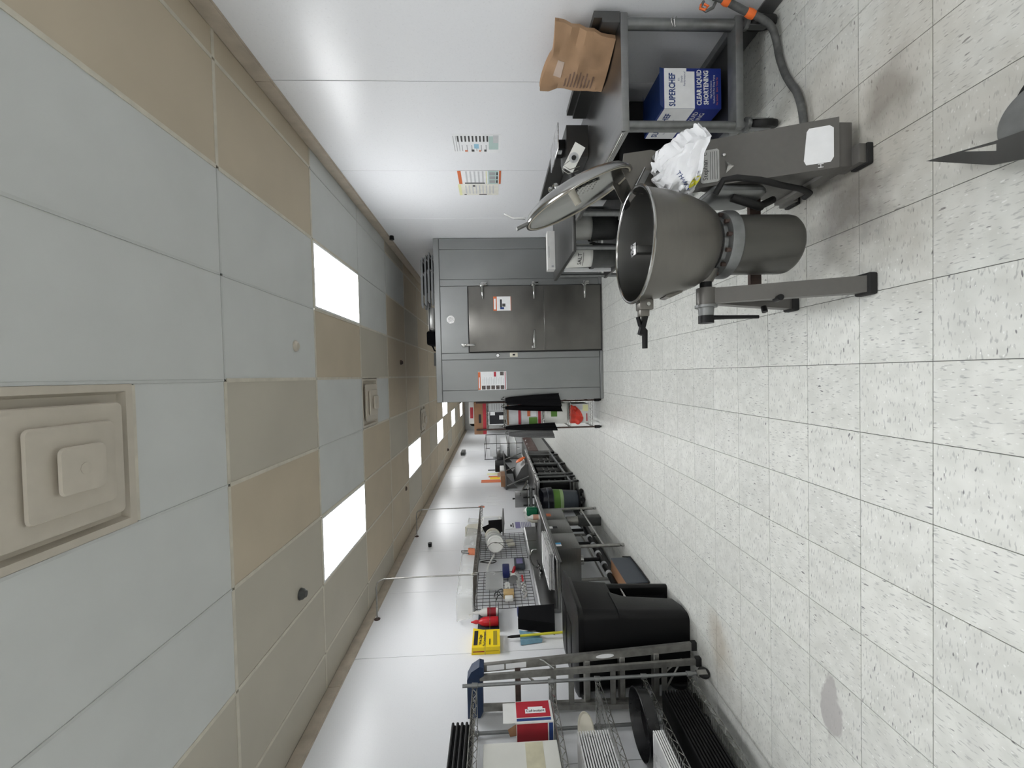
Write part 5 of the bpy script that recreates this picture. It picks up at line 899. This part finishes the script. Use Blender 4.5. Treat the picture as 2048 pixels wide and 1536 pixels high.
for y0, y1, lab in ((8.11, 8.37, 'black bin standing for shade and black wire under the equipment table'), (8.72, 9.10, 'first black crate standing for shade and black wire under the long prep table'), (9.14, 9.54, 'second black crate standing for shade and black wire under the long prep table'), (9.72, 10.16, 'third black crate standing for shade and black wire under the long prep table'), (10.2, 10.62, 'farthest black crate standing for shade and black wire under the long prep table')):
    t = thing('shade_crate', lab, 'crate', (-2.4, (y0+y1)/2, .166), 'black crates standing for shade and black wire under the tables'); build('crate', loft([ringpts(-2.68, -2.19, y0+.02, y1-.02, .1665, .03), ringpts(-2.70, -2.165, y0, y1, .70, .04)]), black_pl, t); h = MB()
    for z in (.3, .42, .54): h.rbox(-2.172, -2.160, y0+.04, y1-.04, z, z+.03, .004, seg=1)
    build('rib', h, black_gl, t)
t = thing('dough_press', 'grey steel cutting machine with slanted bars on the equipment table', 'machine', (-2.45, 8.3, .83)); build('panel', MB().rbox(-2.70, -2.36, 8.28, 8.32, .99, 1.26, .006), steel_h, t); build('base', MB().rbox(-2.70, -2.20, 8.02, 8.30, .831, .87, .006), steel_dk, t)
for k in range(3): build('column', MB().cyl((-2.62+.16*k, 8.16, .87), (-2.62+.16*k, 8.16, 1.10), .016, n=10), black_pl, t)
build('roller', MB().cyl((-2.68, 8.12, .95), (-2.25, 8.12, .95), .035, n=16), galv, t); build('plate', MB().rbox(-2.68, -2.24, 8.04, 8.26, 1.0, 1.015, .004), polished, t)
for k in range(2): build('lever_bar', MB().tube([(-2.42-.04*k, 8.26, 1.16), (-2.22-.03*k, 8.55, .98)], .012, 8), polished, t)
build('top_knob', MB().cyl((-2.52, 8.30, 1.26), (-2.52, 8.30, 1.31), .012, .018, 10), black_pl, t)
t = thing('over_shelf', 'long dark steel shelf above the long prep table', 'shelf', (-2.58, 11.5, 1.4)); build('shelf', MB().rbox(-2.755, -2.42, 9.80, 13.1, 1.375, 1.415, .006), steel_dk, t)
for y in (9.9, 11.4, 12.9): build('bracket', MB().prism([(-2.755, 1.375), (-2.45, 1.375), (-2.755, 1.12)], 'y', y, y+.012), steel_dk, t); build('upright', MB().tube([(-2.47, y, .83), (-2.60, y-.3, 1.37)], .014, 8), polished, t)
t = thing('food_warmer', 'low steel machine with an orange lid on the long prep table', 'machine', (-2.4, 10.6, .83)); build('body', MB().prism([(-2.66, .831), (-2.66, 1.18), (-2.34, 1.0), (-2.24, .90), (-2.24, .831)], 'y', 10.2, 11.2), steel_dk, t); build('orange_lid', MB().lathe([(0, .03), (.12, .03), (.14, .015), (.14, 0), (0, 0)], (-2.24, 10.72, .98), (.9,0,.45), 28), orange_pl, t); build('white_rail', MB().rbox(-2.22, -2.19, 10.4, 11.25, .90, .92, .004), white_pl, t)
# things on the shelf above
t = thing('cardboard_box', 'open brown cardboard box at the near end of the over-shelf', 'box', (-2.58, 10.1, 1.416)); build('box', MB().box(-2.72, -2.46, 9.95, 10.45, 1.4155, 1.52), card, t, smooth=0); build('flap', MB().hexa([(-2.46, 9.95, 1.52), (-2.455, 9.95, 1.52), (-2.46, 10.45, 1.52), (-2.455, 10.45, 1.52), (-2.50, 10.0, 1.60), (-2.495, 10.0, 1.60), (-2.50, 10.4, 1.60), (-2.495, 10.4, 1.60)]), card, t, smooth=0)
single('radio', MB().rbox(-2.70, -2.50, 11.4, 12.1, 1.4155, 1.66, .02), black_pl, 'black radio-like box on the over-shelf', 'box'); single('black_case', MB().rbox(-2.70, -2.46, 12.3, 12.9, 1.4155, 1.60, .02), black_gl, 'second black case farther on the over-shelf', 'case'); single('white_crate', MB().rbox(-2.72, -2.47, 10.6, 11.2, 1.4155, 1.53, .012), wcard, 'white box between brown box and black radio on the over-shelf', 'box')
t = thing('wire_basket_shelf', 'white wire rack with papers above the far cabinet', 'rack', (-2.5, 14.6, .8))
m = MB()
for x in (-2.70, -2.20):
    for y in (13.2, 15.2): m.tube([(x, y, .745), (x, y, 2.0)], .012, 6)
for z in (.95, 1.25, 1.6, 1.98):
    for x in (-2.70, -2.20): m.tube([(x, 13.2, z), (x, 15.2, z)], .009, 6)
    for y in (13.2, 15.2): m.tube([(-2.70, y, z), (-2.20, y, z)], .009, 6)
build('frame', m, wire_dk, t)
for z, mm in ((.955, white_paper), (1.255, white_paper), (1.605, lgrey_m)): build('shelf_board', MB().box(-2.69, -2.21, 13.22, 15.18, z-.004, z+.006), plain_w, t); build('papers', MB().rbox(-2.66, -2.26, 13.4, 14.9, z+.006, z+.22, .01), mm, t)
t = thing('steel_cabinet', 'low stainless cabinet with maroon front past the prep tables', 'cabinet', (-2.42, 12.6, 0)); build('body', MB().rbox(-2.74, -2.14, 11.36, 13.9, .10, .74, .008), steel_h, t); build('front_panel', MB().rbox(-2.142, -2.128, 11.40, 13.86, .44, .72, .003, seg=1), maroon, t); build('lower_panel', MB().rbox(-2.142, -2.130, 11.40, 13.86, .12, .43, .003, seg=1), steel_h, t); build('plinth', MB().box(-2.72, -2.17, 11.38, 13.88, 0, .10), black_pl, t, smooth=0)
for k in range(3): build('knob', MB().cyl((-2.128, 11.8+.7*k, .66), (-2.10, 11.8+.7*k, .66), .022, n=10), alu_br, t)
# wall decorations beyond the sink
def deco(label, y0, y1, z0, z1, pieces, cat='decoration'):
    t = thing('paper_decoration', label, cat, (-2.76, (y0+y1)/2, z0)); n = 0
    for (u0, u1, v0, v1, m) in pieces: build('paper_piece', MB().box(-2.7635, -2.7615, y0+(y1-y0)*u0, y0+(y1-y0)*u1, z0+(z1-z0)*v0, z0+(z1-z0)*v1), m, t, smooth=0)
deco('orange and yellow paper decorations on the far left wall', 10.55, 12.2, 1.42, 2.06, [(0,.18,.0,.95,orange_m),(.2,.32,.12,.6,yellow_m),(.33,.42,.1,.66,orange_m),(.5,.62,.1,.72,lyel_m),(.66,.74,.15,.7,white_paper),(.80,.88,.2,.7,ink)])
deco('white paper cut-outs with orange tag on the left wall', 8.55, 9.5, 1.52, 2.02, [(0,.12,.75,1,orange_m),(.15,.3,.05,.6,white_paper),(.34,.5,.2,.68,white_paper),(.55,.75,.1,.66,white_paper),(.8,.95,.2,.6,white_paper)])
# emergency box near the far ceiling
single('exit_speaker', MB().rbox(-2.764, -2.66, 14.3, 14.9, 2.72, 2.86, .01), dgrey_pl, 'small dark framed box high on the far left wall', 'speaker')

# ================================================================== wire rack with cartons beside the cooler
FX0, FX1, FY0, FY1 = -.82, -.41, 6.22, 7.40
t = thing('wire_rack', 'tall wire rack of cartons beside the cooler', 'shelf', ((FX0+FX1)/2, (FY0+FY1)/2, 0)); FS = (1.755, 1.49, .905, .50, .16)
for x in (FX0, FX1):
    for y in (FY0, FY1):
        build('post', MB().cyl((x, y, .10), (x, y, 1.91), .0125, n=10), rust, t); a, b_ = MB(), MB(); caster(a, b_, x, y, .045, .028); wl = build('caster', a, black_rub, t); build('fork', b_, black_pl, wl)
for z in FS: build('shelf', wire_shelf(FX0+.012, FX1-.012, FY0+.012, FY1-.012, z, .05), chrome, t)
def carton(name, label, x0, x1, y0, y1, z0, z1, m, rects=(), mats=(), cat='box', grp='cartons on the rack beside the cooler'):
    t = thing(name, label, cat, ((x0+x1)/2, (y0+y1)/2, z0), grp); build('carton', MB().rbox(x0, x1, y0, y1, z0, z1, .004, seg=1), m, t)
    if rects: q = MB(); q.sheet((x0, y0, z0), (x1-x0,0,0), (0,0,z1-z0), rects, n=(0,-1,0)); build('print', q, list(mats), t, smooth=0)
carton('flat_carton', 'wide brown carton with red stripe on top of the rack', -.895, -.40, 6.26, 6.95, 1.760, 1.945, card, [(0,1,.0,.28,0),(.35,.62,.42,.62,1)], (red_m, ink)); carton('white_carton', 'white carton with red mark above the wide brown carton', -.74, -.40, 6.35, 6.9, 1.9455, 2.03, wcard, [(.25,.75,.2,.75,0)], (red_m,))
carton('laser_carton', 'white carton with large black panel on the rack', -.76, -.55, 6.26, 6.7, 1.495, 1.735, white_paper, [(.08,.95,.0,.9,0),(.4,.7,.02,.28,1),(.72,.95,.55,.85,1)], (ink, white_paper)); carton('paper_stack', 'bundle of white papers beside the black-panel carton', -.545, -.42, 6.27, 6.7, 1.495, 1.72, lgrey_m, [(.1,.9,.1+.16*k,.16+.16*k,0) for k in range(5)], (grey_m,))
carton('red_stripe_carton', 'upper grey carton with red stripe behind the aprons', -.765, -.46, 6.30, 6.8, 1.225, 1.44, lgrey_m, [(0,1,.02,.2,0),(0,1,.88,1,1)], (red_m, card)); carton('green_label_carton', 'grey carton with green label and red stripe behind the aprons', -.765, -.46, 6.30, 6.8, .912, 1.222, lgrey_m, [(0,1,.02,.16,0),(0,.35,.2,.62,1),(.4,1,.55,.7,2),(.4,.95,.25,.5,3)], (red_m, green_m, orange_m, white_paper)); 
t = thing('white_tub', 'white tub with green label on the fourth shelf of the rack', 'tub', (-.61, 6.5, .506)); build('tub', MB().rbox(-.77, -.45, 6.30, 6.75, .506, .86, .02), white_pl, t); q = MB(); q.sheet((-.77, 6.30, .506), (.32,0,0), (0,0,.354), [(.35,.75,.45,.72,0)], n=(0,-1,0)); build('label', q, green_m, t, smooth=0)
carton('bottom_carton', 'white carton with red and tan print on the lowest rack shelf', -.77, -.47, 6.30, 6.75, .166, .45, wcard, [(.05,.3,.5,.6,0),(.1,.5,.1,.16,0),(.62,.95,.05,.35,1),(.7,.98,.36,.98,2)], (red_m, lyel_m, lgrey_m))
h = MB(); h.grid(lambda u, v: V(-.77+.27*u+.02*math.sin(v*6), 6.285-.015*math.sin(u*9)-.01*math.sin(v*11), .47-.21*v*(.6+.4*math.sin(u*3.1+.4))), 14, 8); h.grid(lambda u, v: V(-.77+.27*u, 6.297, .47-.20*v*(.6+.4*math.sin(u*3.1+.4))), 14, 8); single('red_bag', h, pm('red_film', (.62,.05,.03), .3, 0, .3, 12, .3), 'red plastic bag draped over the lowest rack carton', 'bag')
# aprons hanging from the rack posts
def apron(label, p0, p1, ztop, zbot, lean, m, seed):
    rnd = random.Random(seed); ph = rnd.uniform(0, 6)
    def f(u, v, s):
        fold = .020*math.sin(u*9+ph)*(0.35+.65*v)+.012*math.sin(u*21+ph*2)*v; w_ = .35+.65*v**.6
        x = p0[0]+(p1[0]-p0[0])*(.5+(u-.5)*w_)+lean[0]*v; y = p0[1]+(p1[1]-p0[1])*(.5+(u-.5)*w_)+lean[1]*v+fold+s*.004
        return V(x, y, ztop+(zbot-ztop)*v+.05*(u-.5)*v)
    mm = MB(); mm.grid(lambda u, v: f(u, v, -1), 18, 14); mm.grid(lambda u, v: f(u, v, 1), 18, 14); mm.grid(lambda u, v: f(u, 1, -1).lerp(f(u, 1, 1), v), 18, 1)
    t = thing('apron', label, 'apron', (p0[0], p0[1], zbot), 'aprons hanging on the rack beside the cooler'); build('cloth', mm, m, t, smooth=60); build('neck_strap', MB().tube([V((p0[0]+p1[0])/2, p0[1], ztop-.01), V((p0[0]+p1[0])/2+.02, p0[1]-.01, ztop+.06), V((p0[0]+p1[0])/2+.05, p0[1]+.02, ztop+.02)], .006, 6), m, t)
apron('black apron hanging at the cooler side of the rack', (-.47, 6.0), (-.27, 5.985), 1.47, .66, (-.01, -.0), black_fab, 1); apron('black apron hanging behind the first at the cooler side', (-.56, 6.185), (-.43, 6.19), 1.47, .62, (-.01, 0), black_fab, 2)
apron('black apron hanging at the aisle side of the rack', (-.86, 6.17), (-.73, 6.18), 1.47, .70, (.0, 0), black_fab, 3); apron('grey apron hanging outermost at the aisle side of the rack', (-.98, 6.22), (-.82, 6.20), 1.42, .74, (-.0, 0), grey_fab, 4)
# dark clutter on shelving at the far end of the room
t = thing('far_shelving', 'dark cluttered shelving at the far end of the room', 'shelf', (-1.2, 19.6, 0))
for x in (-2.3, -.2): build('upright', MB().box(x, x+.05, 19.3, 19.35, 0, 2.3), dgrey_pl, t, smooth=0); build('upright', MB().box(x, x+.05, 19.95, 20.0, 0, 2.3), dgrey_pl, t, smooth=0)
for z in (.2, .8, 1.4, 2.0, 2.27): build('shelf', MB().box(-2.3, -.15, 19.3, 20.0, z, z+.03), dgrey_pl, t, smooth=0)
rnd = random.Random(5)
for z in (1.431, 2.031):
    x = -2.2; k = 0
    while x < -.5:
        wd = rnd.uniform(.25, .45); hh = rnd.uniform(.25, .5) if z < 2 else rnd.uniform(.12, .2)
        single('far_carton', MB().rbox(x, x+wd-.03, 19.36, 19.9, z, z+hh, .01, seg=1), rnd.choice([card, dgrey_pl, black_pl, wcard, grey_m]), ORD[k]+' carton from the left on the '+('topmost' if z > 2 else 'upper')+' far-end shelf', 'box', 'cartons at the far end'); x += wd; k += 1
t = thing('far_black_bundle', 'black bundle on top of the rack seen past the wide brown carton', 'bundle', (-.7, 6.98, 1.76)) if False else None
h = MB(); h.rbox(-.86, -.42, 6.97, 7.35, 1.760, 2.06, .05, seg=3); single('black_bundle', h, black_fab, 'black bundle behind the cartons on top of the rack', 'bundle')
